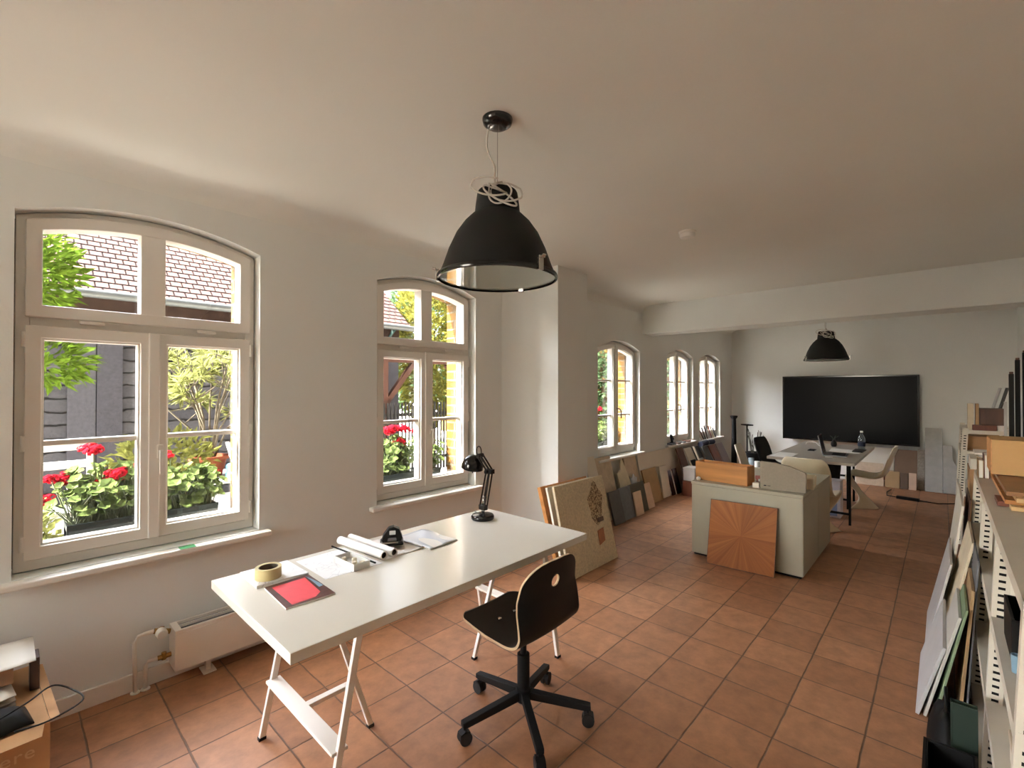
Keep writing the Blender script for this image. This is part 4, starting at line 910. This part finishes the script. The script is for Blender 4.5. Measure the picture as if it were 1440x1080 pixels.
tag(obj('pale_rod', G().box(-.006, .006, -.012, .012, 0, .42), greyb, loc=(.263, 3.93, 1.0012), bevel=.001), 'short pale strip standing left of the dark rods', 'rod')
# pile between the two shelves
t = carton('brown_carton', 'tall brown carton on the floor between the two shelves', (.30, 5.15, 0), .16, .2, .885, card)
t = carton('white_carton', 'low white carton on the tall brown carton', (.30, 5.12, .8905), .155, .19, .075, whiteb)
for i, (z, dx, m, lab) in enumerate(((.9705, 0, lime, 'cream booklet lowest on the low white carton'), (.9855, .012, greyb, 'grey booklet second on the low white carton'), (1.0005, -.01, paper, 'white booklet topmost on the low white carton'))):
    tag(obj('booklet', G().box(-.12, .12, -.15, .15, 0, .0145), m, loc=(.30+dx, 5.10, z), bevel=.002), lab, 'booklet', 'booklets on the white carton')
# far shelf top
for i, (x, y, w, h, m, lab) in enumerate(((.19, 6.33, .03, .25, lime, 'pale upright block at the left of the far shelf top'), (.235, 6.33, .011, .25, tan, 'thin tan upright board on the far shelf top'))):
    tag(obj('upright_block', G().box(-w/2-.006, w/2+.006, -.05, .05, 0, h), m, loc=(x, y, 1.1012), bevel=.002), lab, 'block', 'upright blocks on the far shelf')
t = carton('dark_brown_box', 'dark brown box standing on the far shelf top', (.335, 6.42, 1.1012), .08, .12, .20, brownw)
tag(obj('brown_slab', G().box(-.10, .06, -.05, .03, 0, .05), redw, loc=(.30, 6.27, 1.1012), bevel=.003), 'low reddish slab before the dark brown box on the far shelf', 'slab')
t = thing('white_cup', 'small white cup on the far shelf top', 'cup', (.392, 6.25, 1.1012))
obj('cup', G().lathe([(.001, 0), (.025, 0), (.03, .05), (.027, .05), (.022, .006), (.001, .006)], 20, cap0=False, cap1=False), frame_w, t, smooth=True, angle=40); obj('handle', G().tube([(.028, 0, .04), (.045, 0, .036), (.045, 0, .018), (.026, 0, .012)], .004, 8), frame_w, t, smooth=True)
for i, (dx, lab, m) in enumerate(((-.05, 'grey angled strip leaning at the back of the far shelf top', greyb), (.0, 'dark angled strip leaning beside the grey one on the far shelf', slate))):
    t = tag(obj('angled_strip', G().bar((0, 0, .008), (.10, .04, .40), .035, .012), m, loc=(.36+dx, 6.60+.02*i, 1.1012)), lab, 'strip', 'strips on the far shelf')
t = carton('far_carton', 'brown carton on the second board of the far shelf', (.27, 6.50, .901), .13, .15, .13, card)
# on the lower boards of the near shelf
t = thing('black_drawer_box', 'black open box on the middle board of the near shelf', 'box', (.272, 2.12, .6915))
g = G().box(-.13, .13, -.12, -.112, 0, .13).box(-.13, .13, .112, .12, 0, .13).box(-.13, -.122, -.112, .112, 0, .13).box(.122, .13, -.112, .112, 0, .13).box(-.122, .122, -.112, .112, 0, .008)
obj('box_walls', g, blk_m, t, bevel=.002); obj('label_plate', G().box(-.03, .06, -.1215, -.1203, .03, .045), frame_w, t)
tag(obj('blue_tub', G().lathe([(.001, 0), (.012, 0), (.0135, .05), (.011, .05), (.009, .006), (.001, .006)], 20, cap0=False, cap1=False), mat('pale_blue_plastic', (120, 150, 170), .4), loc=(.150, 1.955, .6915), smooth=True, angle=40), 'small pale blue tub beside the black open box on the shelf', 'tub')
t = thing('white_carton_flat', 'flat white box on the lower board of the near shelf', 'box', (.27, 1.93, .386)); obj('body', G().box(-.13, .14, -.12, .12, 0, .065), whiteb, t, bevel=.002); obj('lid', G().box(-.133, .143, -.123, .123, .066, .09), beige, t, bevel=.002)
t = thing('patterned_box', 'small cream box with a dark red square on the shelf', 'box', (.24, 2.22, .386)); obj('body', G().box(-.07, .07, -.06, .06, 0, .16), lime, t, bevel=.002); obj('red_square', G().box(-.035, .02, -.0615, -.0602, .05, .115), mat('dark_red_print', (96, 26, 36), .6), t)
for i, (x, w, h, m, lab) in enumerate(((.15, .02, .22, greyb, 'grey file standing on the near shelf, first from the front'), (.176, .025, .24, whiteb, 'white file standing second on the near shelf'), (.207, .03, .23, slate, 'dark file standing third on the near shelf'))):
    tag(obj('file', G().box(-w/2, w/2, -.13, .13, 0, h), m, loc=(x+.02, 2.75, .6915), bevel=.002), lab, 'file', 'files on the near shelf')
# sheets leaning against the shelf front
GR = 'sheets leaning against the metal shelf'
def RS(name, label, x, y0, y1, dx, h, th, m, poly=None, dy=0): board(name, label, 'sheet', (x, y0), (x, y1), (dx, dy), h, th, m, GR, poly)
RS('grey_sheet', 'outermost light grey sheet leaning low against the metal shelf', -.105, 2.855, 3.52, .095, .335, .014, greyb)
RS('pale_grey_sheet', 'pale grey sheet rising behind the outermost one', -.078, 2.86, 3.28, .12, .485, .012, mat('pale_grey_board', (196, 192, 184), .6, var=.04))
RS('green_sheet', 'sage green sheet with pale edge leaning against the metal shelf', -.045, 2.845, 3.22, .11, .53, .010, greenb)
RS('thick_brown_sheet', 'thick greyish brown sheet behind the green one at the near end', .035, 2.88, 3.25, .05, .61, .012, tan)
RS('dark_grey_sheet', 'dark grey sheet innermost against the shelf posts', .060, 2.90, 3.26, .046, .74, .007, slate2)
RS('cream_sheet', 'tall cream sheet right behind the green one, farther along the shelf', -.045, 3.29, 3.83, .145, .72, .012, lime)
RS('mid_grey_sheet', 'mid-grey sheet leaning before the cream one farther along the shelf', -.09, 3.56, 4.2, .11, .52, .012, greyb)
RS('light_sheet', 'long light sheet leaning near the far post of the low shelf', -.02, 3.85, 4.75, .095, .80, .012, whiteb)
RS('brown_narrow_sheet', 'narrow dark brown sheet leaning behind the long light sheet', .055, 3.92, 4.40, .055, .83, .008, brownw)
# black crate and bits on the floor at the near end
t = thing('black_open_crate', 'open black plastic crate on the floor by the near shelf post', 'crate', (.008, 1.93, 0), 0)
g = G()
for q in ((-.06, .06, -.22, -.214, 0, .30), (-.06, .06, .214, .22, 0, .30), (-.06, -.054, -.214, .214, 0, .30), (.054, .06, -.214, .214, 0, .30), (-.054, .054, -.214, .214, 0, .006)): g.box(*q)
obj('crate_walls', g, blk_m, t, bevel=.001); obj('rim', G().box(-.066, -.06, -.226, .226, .285, .30).box(.06, .066, -.226, .226, .285, .30).box(-.06, .06, -.226, -.22, .285, .30).box(-.06, .06, .22, .226, .285, .30), blk, t)
for i, (x, y, r, lab) in enumerate(((.02, 2.07, .042, 'larger grey disc lying in the black crate'), (.022, 1.95, .036, 'smaller grey disc lying in the black crate'))):
    t = thing('tape_disc', lab, 'disc', (x-.01, y, .2), 0, 'discs in the crate')
    t.location.z = .007
    obj('disc', G().lathe([(r*.5, 0), (r, 0), (r, .21+.02*i), (r*.5, .21+.02*i), (r*.5, 0)], 24, cap0=False, cap1=False), slate2, t, smooth=True, angle=40); obj('core', G().lathe([(r*.42, .001), (r*.49, .001), (r*.49, .209+.02*i), (r*.42, .209+.02*i), (r*.42, .001)], 20, cap0=False, cap1=False), blk, t, smooth=True)
t = thing('black_bag', 'black bag slumped on the floor behind the black crate', 'bag', (.0, 2.49, 0))
g = G().grid(lambda u, v: (.066*sin(pi*u)**.4*cos(2*pi*v)*(1-.25*u), .15*sin(pi*u)**.4*sin(2*pi*v)*(1-.2*u), .002+.27*u+.012*sin(9*v*2*pi/3)*u), 14, 28)
obj('body', g, blk_m, t, smooth=True); obj('strap', G().tube([(0, -.05, .25), (0, -.05, .31), (0, .0, .335), (0, .05, .31), (0, .05, .25)], .006, 8), blk, t, smooth=True)
t = thing('green_folder', 'dark green folder standing upright by the shelf post', 'folder', (.14, 2.33, .0815)); t.location.z = .386
t.location = (.0, 2.20, 0)
obj('cover', G().box(.015, .078, -.004, 0, 0, .43).box(.015, .078, .022, .026, 0, .43).box(.011, .015, -.004, .026, 0, .43), darkgreen, t, bevel=.001); obj('pages', G().box(.0155, .074, .0003, .0217, .004, .42), greenb, t)

# ------------------------------------------------------------------ the yard outside
ZG = -.12
struct('ground', G().add([(-45, -30, ZG), (-3.2, -30, ZG), (-3.2, 40, ZG), (-45, 40, ZG), (12, -30, ZG), (12, -2.55, ZG), (-3.2, -2.55, ZG)], [(0, 1, 2, 3), (1, 4, 5, 6)]), mat('pale_gravel_yard', (224, 219, 210), .9, var=.12, vs=20, bump=.2, bs=40))
lf_ol = leafmat('oleander_leaf', (106, 110, 64)); lf_ye = leafmat('yellow_green_leaf', (98, 100, 50)); lf_tr = leafmat('bright_tree_leaf', (76, 98, 30))
lf_ge = leafmat('geranium_leaf', (84, 98, 56)); lf_iv = leafmat('ivy_leaf', (58, 76, 50), .3); lf_y2 = leafmat('golden_tree_leaf', (104, 102, 44)); lf_bl = leafmat('bluish_green_leaf', (60, 84, 66), .3)
red_m = leafmat('geranium_red', (150, 22, 34), .3); bark = mat('grey_bark', (76, 70, 58), .8, var=.2, vs=20)
def leaf(g, p, d, L, w, rr, fold=.25):
    d = d.normalized(); s = d.cross(Vector((rr.uniform(-1, 1), rr.uniform(-1, 1), rr.uniform(-.2, 1.2))))
    if s.length < 1e-3: s = d.cross(Vector((1, 0, 0)))
    s.normalize(); n = s.cross(d)
    a, b = p+d*L*.45+s*w/2+n*w*fold, p+d*L*.45-s*w/2+n*w*fold
    g.add([p, a, p+d*L-n*L*.12, b, p+d*L*.5], [(0, 1, 4), (1, 2, 4), (0, 4, 3), (4, 2, 3)])
def cloud(g, c, r, n, L, w, rr, shell=.55, up=.2):
    c = Vector(c)
    for i in range(n):
        while True:
            q = Vector((rr.uniform(-1, 1), rr.uniform(-1, 1), rr.uniform(-1, 1)))
            if shell < q.length <= 1: break
        p = c+Vector((q.x*r[0], q.y*r[1], q.z*r[2]))
        d = q+Vector((rr.uniform(-.8, .8), rr.uniform(-.8, .8), rr.uniform(-.6, .6)+up))
        leaf(g, p, d, L*rr.uniform(.6, 1.2), w*rr.uniform(.7, 1.2), rr)
def whorl(g, p, d, n, L, w, rr):
    d = d.normalized(); x = d.orthogonal().normalized(); y = d.cross(x)
    for i in range(n):
        a = rr.uniform(0, 2*pi); t = rr.uniform(.1, 1.2)
        leaf(g, p-d*rr.uniform(0, .06), x*cos(a)+y*sin(a)+d*t, L*rr.uniform(.7, 1.15), w, rr, .1)

# barn across the yard
barn = thing('barn', 'grey boarded barn with an old tiled roof across the yard', 'barn', (-8.2, -1.6, ZG))
bw = brickmat('weathered_boards', (74, 74, 78), (58, 58, 63), (28, 28, 30), 3.1, .17, .012, .37, 'YZ', .85, .3, nvar=.3, nscale=30)
def part(name, g, m, **k): return obj(name, g, m, barn, **k)
g = G().box(-3.5, -.03, -7, 7.0, 0, 2.85)
for i in range(17):
    z = .167*i; g.add([(.0, -7, z), (.0, 7.0, z), (-.028, 7.0, z+.17), (-.028, -7, z+.17), (-.03, -7, z), (-.03, 7.0, z)], [(0, 1, 2, 3), (4, 5, 1, 0)])
part('wall', g, bw)
for y in (-3.0, 2.55, 6.9): part('timber_post', G().box(.001, .05, y-.13, y+.13, 0, 2.8), mat('dark_weathered_timber', (58, 58, 64), .85, var=.25, vs=30))
part('door_leaf', G().box(.001, .04, 2.14, 2.41, 0, 2.55), mat('door_boards', (66, 66, 72), .85, var=.2, vs=30))
part('eaves_beam', G().box(.001, .12, -7, 7.0, 2.52, 2.80), mat('brown_beam', (44, 33, 28), .85, var=.3, vs=12))
rt = brickmat('old_roof_tiles', (104, 79, 72), (78, 64, 64), (20, 15, 15), .14, .105, .009, .5, 'YX', .85, .8, (0, -.035), nvar=.3, nscale=14)
g = G(); z0, z1, x0, x1 = 2.82, 4.6, .35, -1.75
nrow = 20
for i in range(nrow):
    xa, xb = x0+(x1-x0)*i/nrow, x0+(x1-x0)*(i+1)/nrow; za, zb = z0+(z1-z0)*i/nrow, z0+(z1-z0)*(i+1)/nrow
    g.add([(xa, -7.2, za+.007), (xa, 7.15, za+.007), (xb, 7.15, zb), (xb, -7.2, zb), (xa, -7.2, za-.02), (xa, 7.15, za-.02)], [(0, 1, 2, 3), (4, 5, 1, 0)])
g.add([(x1, -7.2, z1), (x1, 7.15, z1), (x1-1.75, 7.15, z0), (x1-1.75, -7.2, z0)], [(0, 1, 2, 3)])
g.add([(x0, 7.0, z0), (x1, 7.0, z1), (x1-1.75, 7.0, z0)], [(0, 1, 2)])
part('roof', g, rt)
part('gutter', G().tube([(.42, -7.2, 2.80), (.42, 7.15, 2.80)], .055, 12), mat('zinc_gutter', (84, 88, 88), .5, .4), smooth=True, angle=40)
part('downpipe', G().tube([(.40, 6.7, 2.76), (.10, 6.7, 2.5), (.09, 6.7, .1)], .045, 12), mat('teal_pipe', (34, 66, 62), .5), smooth=True)

def bush(name, label, cat, loc, fills, m, stems=None, group=None):
    t = thing(name, label, cat, loc, 0, group)
    rr = random.Random(hash(label) % 1000 if False else sum(map(ord, label)))
    g = G()
    for c, r, n, L, w in fills: cloud(g, c, r, n, L, w, rr)
    obj('foliage', g, m, t)
    g = G()
    for pts, rs in (stems or [([(0, 0, 0), (.03, .02, .4), (.02, 0, .8)], (.03, .02, .012))]): g.tube(pts, rs[0], 8, rs=rs)
    obj('trunk' if stems else 'stem', g, bark, t, smooth=True)
    return t
# bright tree at the left of the first window
bush('acacia_tree', 'bright green tree before the barn roof, at the left of the large window', 'tree', (-5.75, -.42, ZG),
     [((.0, .25, 2.62), (.55, .62, .50), 1900, .13, .05), ((.1, .62, 1.85), (.3, .30, .22), 420, .14, .045), ((0, -.3, 2.3), (.7, .6, .6), 900, .13, .05)], lf_tr,
     [([(0, -.3, 0), (.02, -.2, .8), (0, 0, 1.6), (.02, .15, 2.5)], (.06, .05, .04, .02)), ([(0, 0, 1.6), (.1, .3, 2.0), (.15, .5, 2.4)], (.03, .02, .01))])
gw = mat('garden_white_paint', (180, 180, 178), .5, var=.03)
# oleander in a terracotta pot on a white table
t = thing('garden_table', 'white garden table carrying the potted oleander in the yard', 'table', (-6.3, 1.72, ZG))
obj('table_top', G().lathe([(.001, .56), (.44, .56), (.45, .57), (.45, .59), (.001, .592)], 36), gw, t, smooth=True, angle=40)
for k in range(4):
    a = pi/4+k*pi/2; obj('leg', G().tube([(.33*cos(a), .33*sin(a), 0), (.28*cos(a), .28*sin(a), .56)], .018, 8), gw, t)
t = thing('oleander_shrub', 'oleander shrub in a terracotta pot seen through the large window', 'shrub', (-6.3, 1.62, ZG+.593))
obj('pot', G().lathe([(.001, 0), (.13, 0), (.18, .20), (.2, .20), (.2, .24), (.17, .24), (.16, .2), (.001, .19)], 28, cap0=False, cap1=False), terracotta, t, smooth=True, angle=40)
rr = random.Random(11); gs, gl = G(), G()
tips = []
for i in range(15):
    a = rr.uniform(0, 2*pi); q = rr.uniform(.15, .62); h = rr.uniform(.75, 1.65)
    m1 = Vector((q*.35*cos(a), q*.35*sin(a), h*.42+.15)); e = Vector((q*cos(a)*.9, q*sin(a)*1.15, h))
    gs.tube([(0.03*cos(a), .03*sin(a), .15), m1, e], .012, 6, rs=(.014, .011, .006)); tips.append((e, e-m1))
    for k in range(3):
        b = m1.lerp(e, rr.uniform(.25, .85)); e2 = b+Vector((rr.uniform(-.28, .28), rr.uniform(-.36, .36), rr.uniform(.08, .34)))
        gs.tube([b, b.lerp(e2, .5)+Vector((0, 0, -.02)), e2], .006, 5, rs=(.007, .006, .004)); tips.append((e2, e2-b))
for p, d in tips: whorl(gl, p, d, 22, .17, .024, rr)
obj('branches', gs, bark, t, smooth=True); obj('foliage', gl, lf_ol, t)
bush('golden_shrub', 'yellow-green shrub below the oleander in the yard', 'shrub', (-5.5, .93, ZG), [((0, 0, .52), (.36, .42, .42), 1300, .12, .055), ((.05, .1, .9), (.25, .4, .3), 500, .12, .05)], lf_ye)
bush('low_shrub', 'low pale green shrub beside the white bench', 'shrub', (-5.6, .06, ZG), [((0, 0, .32), (.26, .26, .3), 500, .1, .05)], lf_ol)
# white bench and chair
t = thing('garden_bench', 'white garden bench behind the geraniums in the yard', 'bench', (-6.45, -.35, ZG))
for x, z in ((.0, 1.04), (.0, .86)): obj('back_rail', G().box(-.02, .02, -.95, .98, z-.045, z+.03), gw, t, bevel=.004)
for y in (-.93, -.3, .33, .95): obj('back_post', G().box(-.022, .022, y-.025, y+.025, .42, 1.02), gw, t)
for i in range(4): obj('seat_slat', G().box(.06+.11*i, .15+.11*i, -.95, .98, .44, .465), gw, t)
for y in (-.93, .95):
    for x in (0, .46): obj('leg', G().box(x-.025, x+.025, y-.025, y+.025, 0, .46), gw, t)
t = thing('garden_chair', 'white folding chair in the yard right of the oleander', 'chair', (-5.3, 1.86, ZG), radians(20))
for y in (-.2, .2):
    obj('side_frame', G().bar((-.28, y, 1.06), (.22, y, 0), .03, .02), gw, t); obj('leg', G().bar((.20, y, .46), (-.25, y, 0), .028, .02), gw, t)
for i in range(4): obj('back_slat', G().box(-.29+.035*i, -.275+.035*i, -.2, .2, 1.0-.09*i, 1.05-.09*i), gw, t)
for i in range(4): obj('seat_slat', G().box(-.05+.075*i, .01+.075*i, -.2, .2, .45, .468), gw, t)
t = thing('blue_watering_can', 'light blue watering can on the ground near the white folding chair', 'watering can', (-5.75, 1.98, ZG))
t.location = (-6.05, 1.80, ZG+.593)
bl = mat('light_blue_plastic', (40, 84, 102), .4)
obj('body', G().lathe([(.001, 0), (.075, 0), (.07, .14), (.05, .16), (.001, .16)], 20), bl, t, smooth=True, angle=40); obj('spout', G().tube([(.06, 0, .04), (.14, 0, .14), (.17, 0, .17)], .014, 8), bl, t, smooth=True); obj('handle', G().tube([(-.05, 0, .15), (-.12, 0, .14), (-.12, 0, .06), (-.07, 0, .04)], .01, 8), bl, t, smooth=True)
t['label'] = 'light blue watering can on the white garden table'

# geranium planters on the outer sills
def planter(y0, y1, zb, label, heads, lim=None, seed=1, h=.30, n=150):
    rr = random.Random(seed)
    lo, hi = lim or (y0-.08, y1+.04)
    t = thing('geranium_planter', label, 'planter', (-3.385, (y0+y1)/2, zb), 0, 'geranium planters on the outer sills')
    L = (y1-y0)/2
    P = [(-.065, 0), (.065, 0), (.085, .15), (.092, .15), (.092, .165), (.08, .165), (.075, .13), (-.075, .13), (-.08, .165), (-.092, .165), (-.092, .15), (-.085, .15)]
    obj('trough', G().prism(P, lambda x, z: (x, -L, z), lambda x, z: (x, L, z)).box(-.085, .085, -L, -L+.006, .0, .16).box(-.085, .085, L-.006, L, 0, .16), mat('dark_green_plastic', (28, 34, 32), .5, var=.1), t)
    obj('soil', G().box(-.074, .074, -L+.007, L-.007, .1305, .142), mat('potting_soil', (52, 40, 32), .9, var=.3, vs=60), t)
    gs, gl = G(), G()
    for i in range(n):
        a = rr.uniform(0, 2*pi); q = rr.uniform(.0, 1.25)
        b = Vector((rr.uniform(-.05, .05), rr.uniform(-L*.85, L*.85), .14))
        e = Vector((-.02+.15*q*cos(a), b.y+.13*q*sin(a), .16+h*rr.uniform(.15, 1)*(1-.25*q)))
        e.y = min(max(e.y, lo+.04-(y0+y1)/2), hi-.04-(y0+y1)/2)+rr.uniform(-.006, .006)
        gs.tube([b, b.lerp(e, .5)+Vector((0, 0, .03)), e], .003, 4)
        nrm = Vector((cos(a)*.5, sin(a)*.5, rr.uniform(.3, 1.2))).normalized(); x = nrm.orthogonal().normalized(); y = nrm.cross(x); R0 = rr.uniform(.015, .034)
        vs = [e-nrm*.006]+[e+(x*cos(2*pi*k/9)+y*sin(2*pi*k/9))*R0*(1+.12*(-1)**k)+nrm*.008 for k in range(9)]
        gl.add(vs, [(0, 1+k, 1+(k+1) % 9) for k in range(9)])
    obj('stems', gs, mat('geranium_stem', (58, 70, 32), .6), t); obj('foliage', gl, lf_ge, t)
    for dx, dy, dz, r in heads:
        gf = G(); c = Vector((dx, dy-(y0+y1)/2, dz-zb))
        subs = [Vector((rr.gauss(0, .5), rr.gauss(0, .5), rr.gauss(0, .3)))*r for _ in range(5)]
        for i in range(110):
            d = Vector((rr.gauss(0, 1), rr.gauss(0, 1), rr.gauss(0, 1)+.5)).normalized()
            p = c+subs[i % 5]+Vector((d.x*r, d.y*r, d.z*r*.7))*.62; x = d.orthogonal().normalized(); y = d.cross(x); s = r*.22
            gf.add([p+x*s, p+y*s, p-x*s, p-y*s, p+d*s*.4], [(0, 1, 4), (1, 2, 4), (2, 3, 4), (3, 0, 4)])
        gf.tube([c-Vector((0, 0, r*.3)), Vector((c.x*.5, min(max(c.y*.9, -L+.02), L-.02), .15))], .003, 5, mi=1)
        obj('flower_head', gf, [red_m, MATS['geranium_stem']], t)
ZS = .6305
planter(.22, .55, ZS, 'planter of red geraniums outside the left casement of the large window', [(.0, .33, 1.17, .05), (.04, .43, 1.035, .055), (-.02, .55, 1.06, .04), (.0, .17, 1.03, .05), (.02, .14, .93, .04), (.0, .38, .99, .04)], (.09, .59), seed=3, h=.30, n=330)
planter(.64, .90, ZS, 'planter of leafy geraniums outside the right casement of the large window', [(-.05, .68, 1.10, .03), (0, .90, .97, .025)], (.595, .955), seed=4, h=.24, n=280)
planter(2.05, 2.36, ZS, 'planter of red geraniums outside the left casement of the second window', [(0, 2.17, 1.15, .055), (.02, 2.25, 1.16, .06), (0, 2.33, 1.14, .05), (.02, 2.27, 1.06, .045)], (1.95, 2.41), seed=5, h=.32, n=260)
planter(2.44, 2.64, ZS, 'planter of green geraniums outside the right casement of the second window', [], (2.415, 2.69), seed=6, h=.30, n=170)
planter(5.0, 5.32, ZS, 'planter with one red geranium outside the third window', [(.0, 5.26, 1.20, .06), (.02, 5.20, 1.22, .05)], (4.9, 5.335), seed=8, h=.34, n=150)
planter(5.37, 5.60, ZS, 'small planter of leaves at the right side of the third window', [], (5.34, 5.66), seed=9, h=.26, n=90)
# trees and hedge beyond the barn's end
def tree(label, loc, r, zc, n, m, L=.22, w=.09):
    bush('leafy_tree', label, 'tree', (*loc, ZG), [((0, 0, zc), r, n, L, w)], m, [([(0, 0, 0), (.05, .02, zc*.5), (0, 0, zc)], (.12, .09, .05))], 'trees beyond the barn')
tree('golden-green tree directly beyond the barn end', (-8.6, 6.55), (.75, .75, 1.9), 2.6, 2600, lf_y2)
tree('bluish-green tree right of the golden tree', (-8.2, 8.70), (1.0, .95, 2.1), 2.5, 2800, lf_bl)
tree('tall dark green tree behind the bluish one', (-11.6, 8.8), (1.4, 1.4, 2.4), 3.0, 2600, lf_iv, .28, .12)
t = thing('trellis_fence', 'dark slatted trellis fence between the barn and the garden wall', 'fence', (-7.3, 5.2, ZG))
for i in range(26): obj('slat', G().box(-.01, .01, -.72+.075*i, -.69+.075*i, .05, 1.35), blk_m, t)
obj('rail', G().box(-.025, -.01, -.74, 1.24, .25, .31), blk_m, t); obj('rail', G().box(-.025, -.01, -.74, 1.24, 1.1, 1.16), blk_m, t)
t = thing('timber_shelter', 'brown timber shelter frame with diagonal brace at the barn end', 'shelter', (-7.45, 5.6, ZG))
tb = mat('red_brown_timber', (62, 42, 35), .8, var=.25, vs=14)
for y in (-.95, 1.2): obj('post', G().box(-.06, .06, y-.06, y+.06, 0, 2.1), tb, t)
obj('beam', G().box(-.07, .07, -1.1, 1.35, 2.1, 2.28), tb, t); obj('brace', G().bar((0, 1.2, 1.3), (0, .5, 2.1), .09, .09), tb, t); obj('brace', G().bar((0, -.95, 1.3), (0, -.3, 2.1), .09, .09), tb, t)
struct('garden_wall', G().box(-14, -3.55, 11.2, 11.45, ZG, 3.0), brick)
g = G(); rr = random.Random(21)
for i in range(6500):
    p = Vector((rr.uniform(-9.5, -3.62), 11.18-rr.random()**2*.5, rr.uniform(ZG, 3.6)))
    leaf(g, p, Vector((rr.uniform(-1, 1), -1.1, rr.uniform(-1, .4))), rr.uniform(.10, .19), rr.uniform(.08, .14), rr)
tag(obj('ivy', g, lf_iv), 'dark green ivy covering the garden wall beyond the third window', 'ivy', kind='stuff')

for nm in ('dark_weathered_timber', 'door_boards', 'brown_beam', 'red_brown_timber', 'grey_bark', 'terracotta_pot', 'potting_soil', 'pale_gravel_yard', 'garden_white_paint', 'dark_green_plastic'):
    MATS[nm].node_tree.nodes['Principled BSDF'].inputs['Specular IOR Level'].default_value = .08
# ------------------------------------------------------------------ light
w = bpy.data.worlds.new('World'); C.world = w; w.use_nodes = True; nt = w.node_tree
bg = nt.nodes['Background']; sk = nd(nt, 'ShaderNodeTexSky'); sk.sky_type = 'NISHITA'; sk.sun_disc = False
sk.sun_elevation = radians(48); sk.sun_rotation = radians(205); sk.air_density = 1; sk.dust_density = 2; sk.ozone_density = 1
# hazy summer sky: brighter towards the sun side (beyond the yard), much darker away from it
ge = nd(nt, 'ShaderNodeTexCoord'); dt = nd(nt, 'ShaderNodeVectorMath', operation='DOT_PRODUCT'); dt.inputs[1].default_value = Vector((-.70, -.60, .40)).normalized()
nt.links.new(ge.outputs['Generated'], dt.inputs[0])
mr = nd(nt, 'ShaderNodeMapRange', interpolation_type='SMOOTHSTEP'); mr.inputs['From Min'].default_value = .3; mr.inputs['From Max'].default_value = .95; mr.inputs['To Min'].default_value = .14; mr.inputs['To Max'].default_value = 3.6
nt.links.new(dt.outputs['Value'], mr.inputs['Value'])
mx = nd(nt, 'ShaderNodeMix', data_type='RGBA'); mx.inputs['Factor'].default_value = .7; mx.inputs['B'].default_value = (.158, .155, .148, 1)
sc_ = nd(nt, 'ShaderNodeVectorMath', operation='SCALE'); sc_.inputs['Scale'].default_value = .06
sc2 = nd(nt, 'ShaderNodeVectorMath', operation='SCALE')
nt.links.new(sk.outputs[0], sc_.inputs[0]); nt.links.new(sc_.outputs[0], mx.inputs['A']); nt.links.new(mx.outputs['Result'], sc2.inputs[0]); nt.links.new(mr.outputs[0], sc2.inputs['Scale']); nt.links.new(sc2.outputs[0], bg.inputs['Color'])
SKY, SUN = 92., 96.
bg.inputs['Strength'].default_value = SKY
sd = bpy.data.lights.new('sun', 'SUN'); sd.energy = SUN; sd.angle = radians(.6); sd.color = (1, .95, .85)
so = bpy.data.objects.new('sun', sd); col.objects.link(so); so.location = (-12, -12, 18)
so.rotation_euler = Vector((-.2, -.66, .72)).to_track_quat('Z', 'Y').to_euler()
for k, (a, b, zb, zs, za, fl) in enumerate(WIN):
    ld = bpy.data.lights.new('window_portal', 'AREA'); ld.shape = 'RECTANGLE'; ld.size = b-a-.1; ld.size_y = za-zb-.05
    ld.cycles.is_portal = True
    lo = bpy.data.objects.new('window_portal', ld); col.objects.link(lo); lo.location = (-3.17, (a+b)/2, (zb+za)/2); lo.rotation_euler = Vector((-1, 0, 0)).to_track_quat('Z', 'Y').to_euler()

# ------------------------------------------------------------------ camera
cd = bpy.data.cameras.new('camera'); cam = bpy.data.objects.new('camera', cd); col.objects.link(cam)
cd.sensor_fit = 'HORIZONTAL'; cd.sensor_width = 36; cd.lens = 658*36/1440; cd.clip_start = .02; cd.clip_end = 200
ya, pt = radians(42.68), radians(.505)
fw = Vector((-sin(ya)*cos(pt), cos(ya)*cos(pt), sin(pt))); rt_ = Vector((cos(ya), sin(ya), 0)); up_ = rt_.cross(fw)
cam.matrix_world = Matrix(((rt_.x, up_.x, -fw.x, 0), (rt_.y, up_.y, -fw.y, 0), (rt_.z, up_.z, -fw.z, 1.5), (0, 0, 0, 1)))
C.camera = cam
C.view_settings.view_transform = 'Standard'; C.view_settings.look = 'None'; C.view_settings.gamma = 1; C.view_settings.use_curve_mapping = False
C.view_settings.exposure = -.27
C.cycles.max_bounces = 14; C.cycles.diffuse_bounces = 8; C.cycles.transparent_max_bounces = 24; C.cycles.glossy_bounces = 4
C.cycles.sample_clamp_indirect = 8; C.cycles.caustics_reflective = False; C.cycles.caustics_refractive = False
C.cycles.use_denoising = True
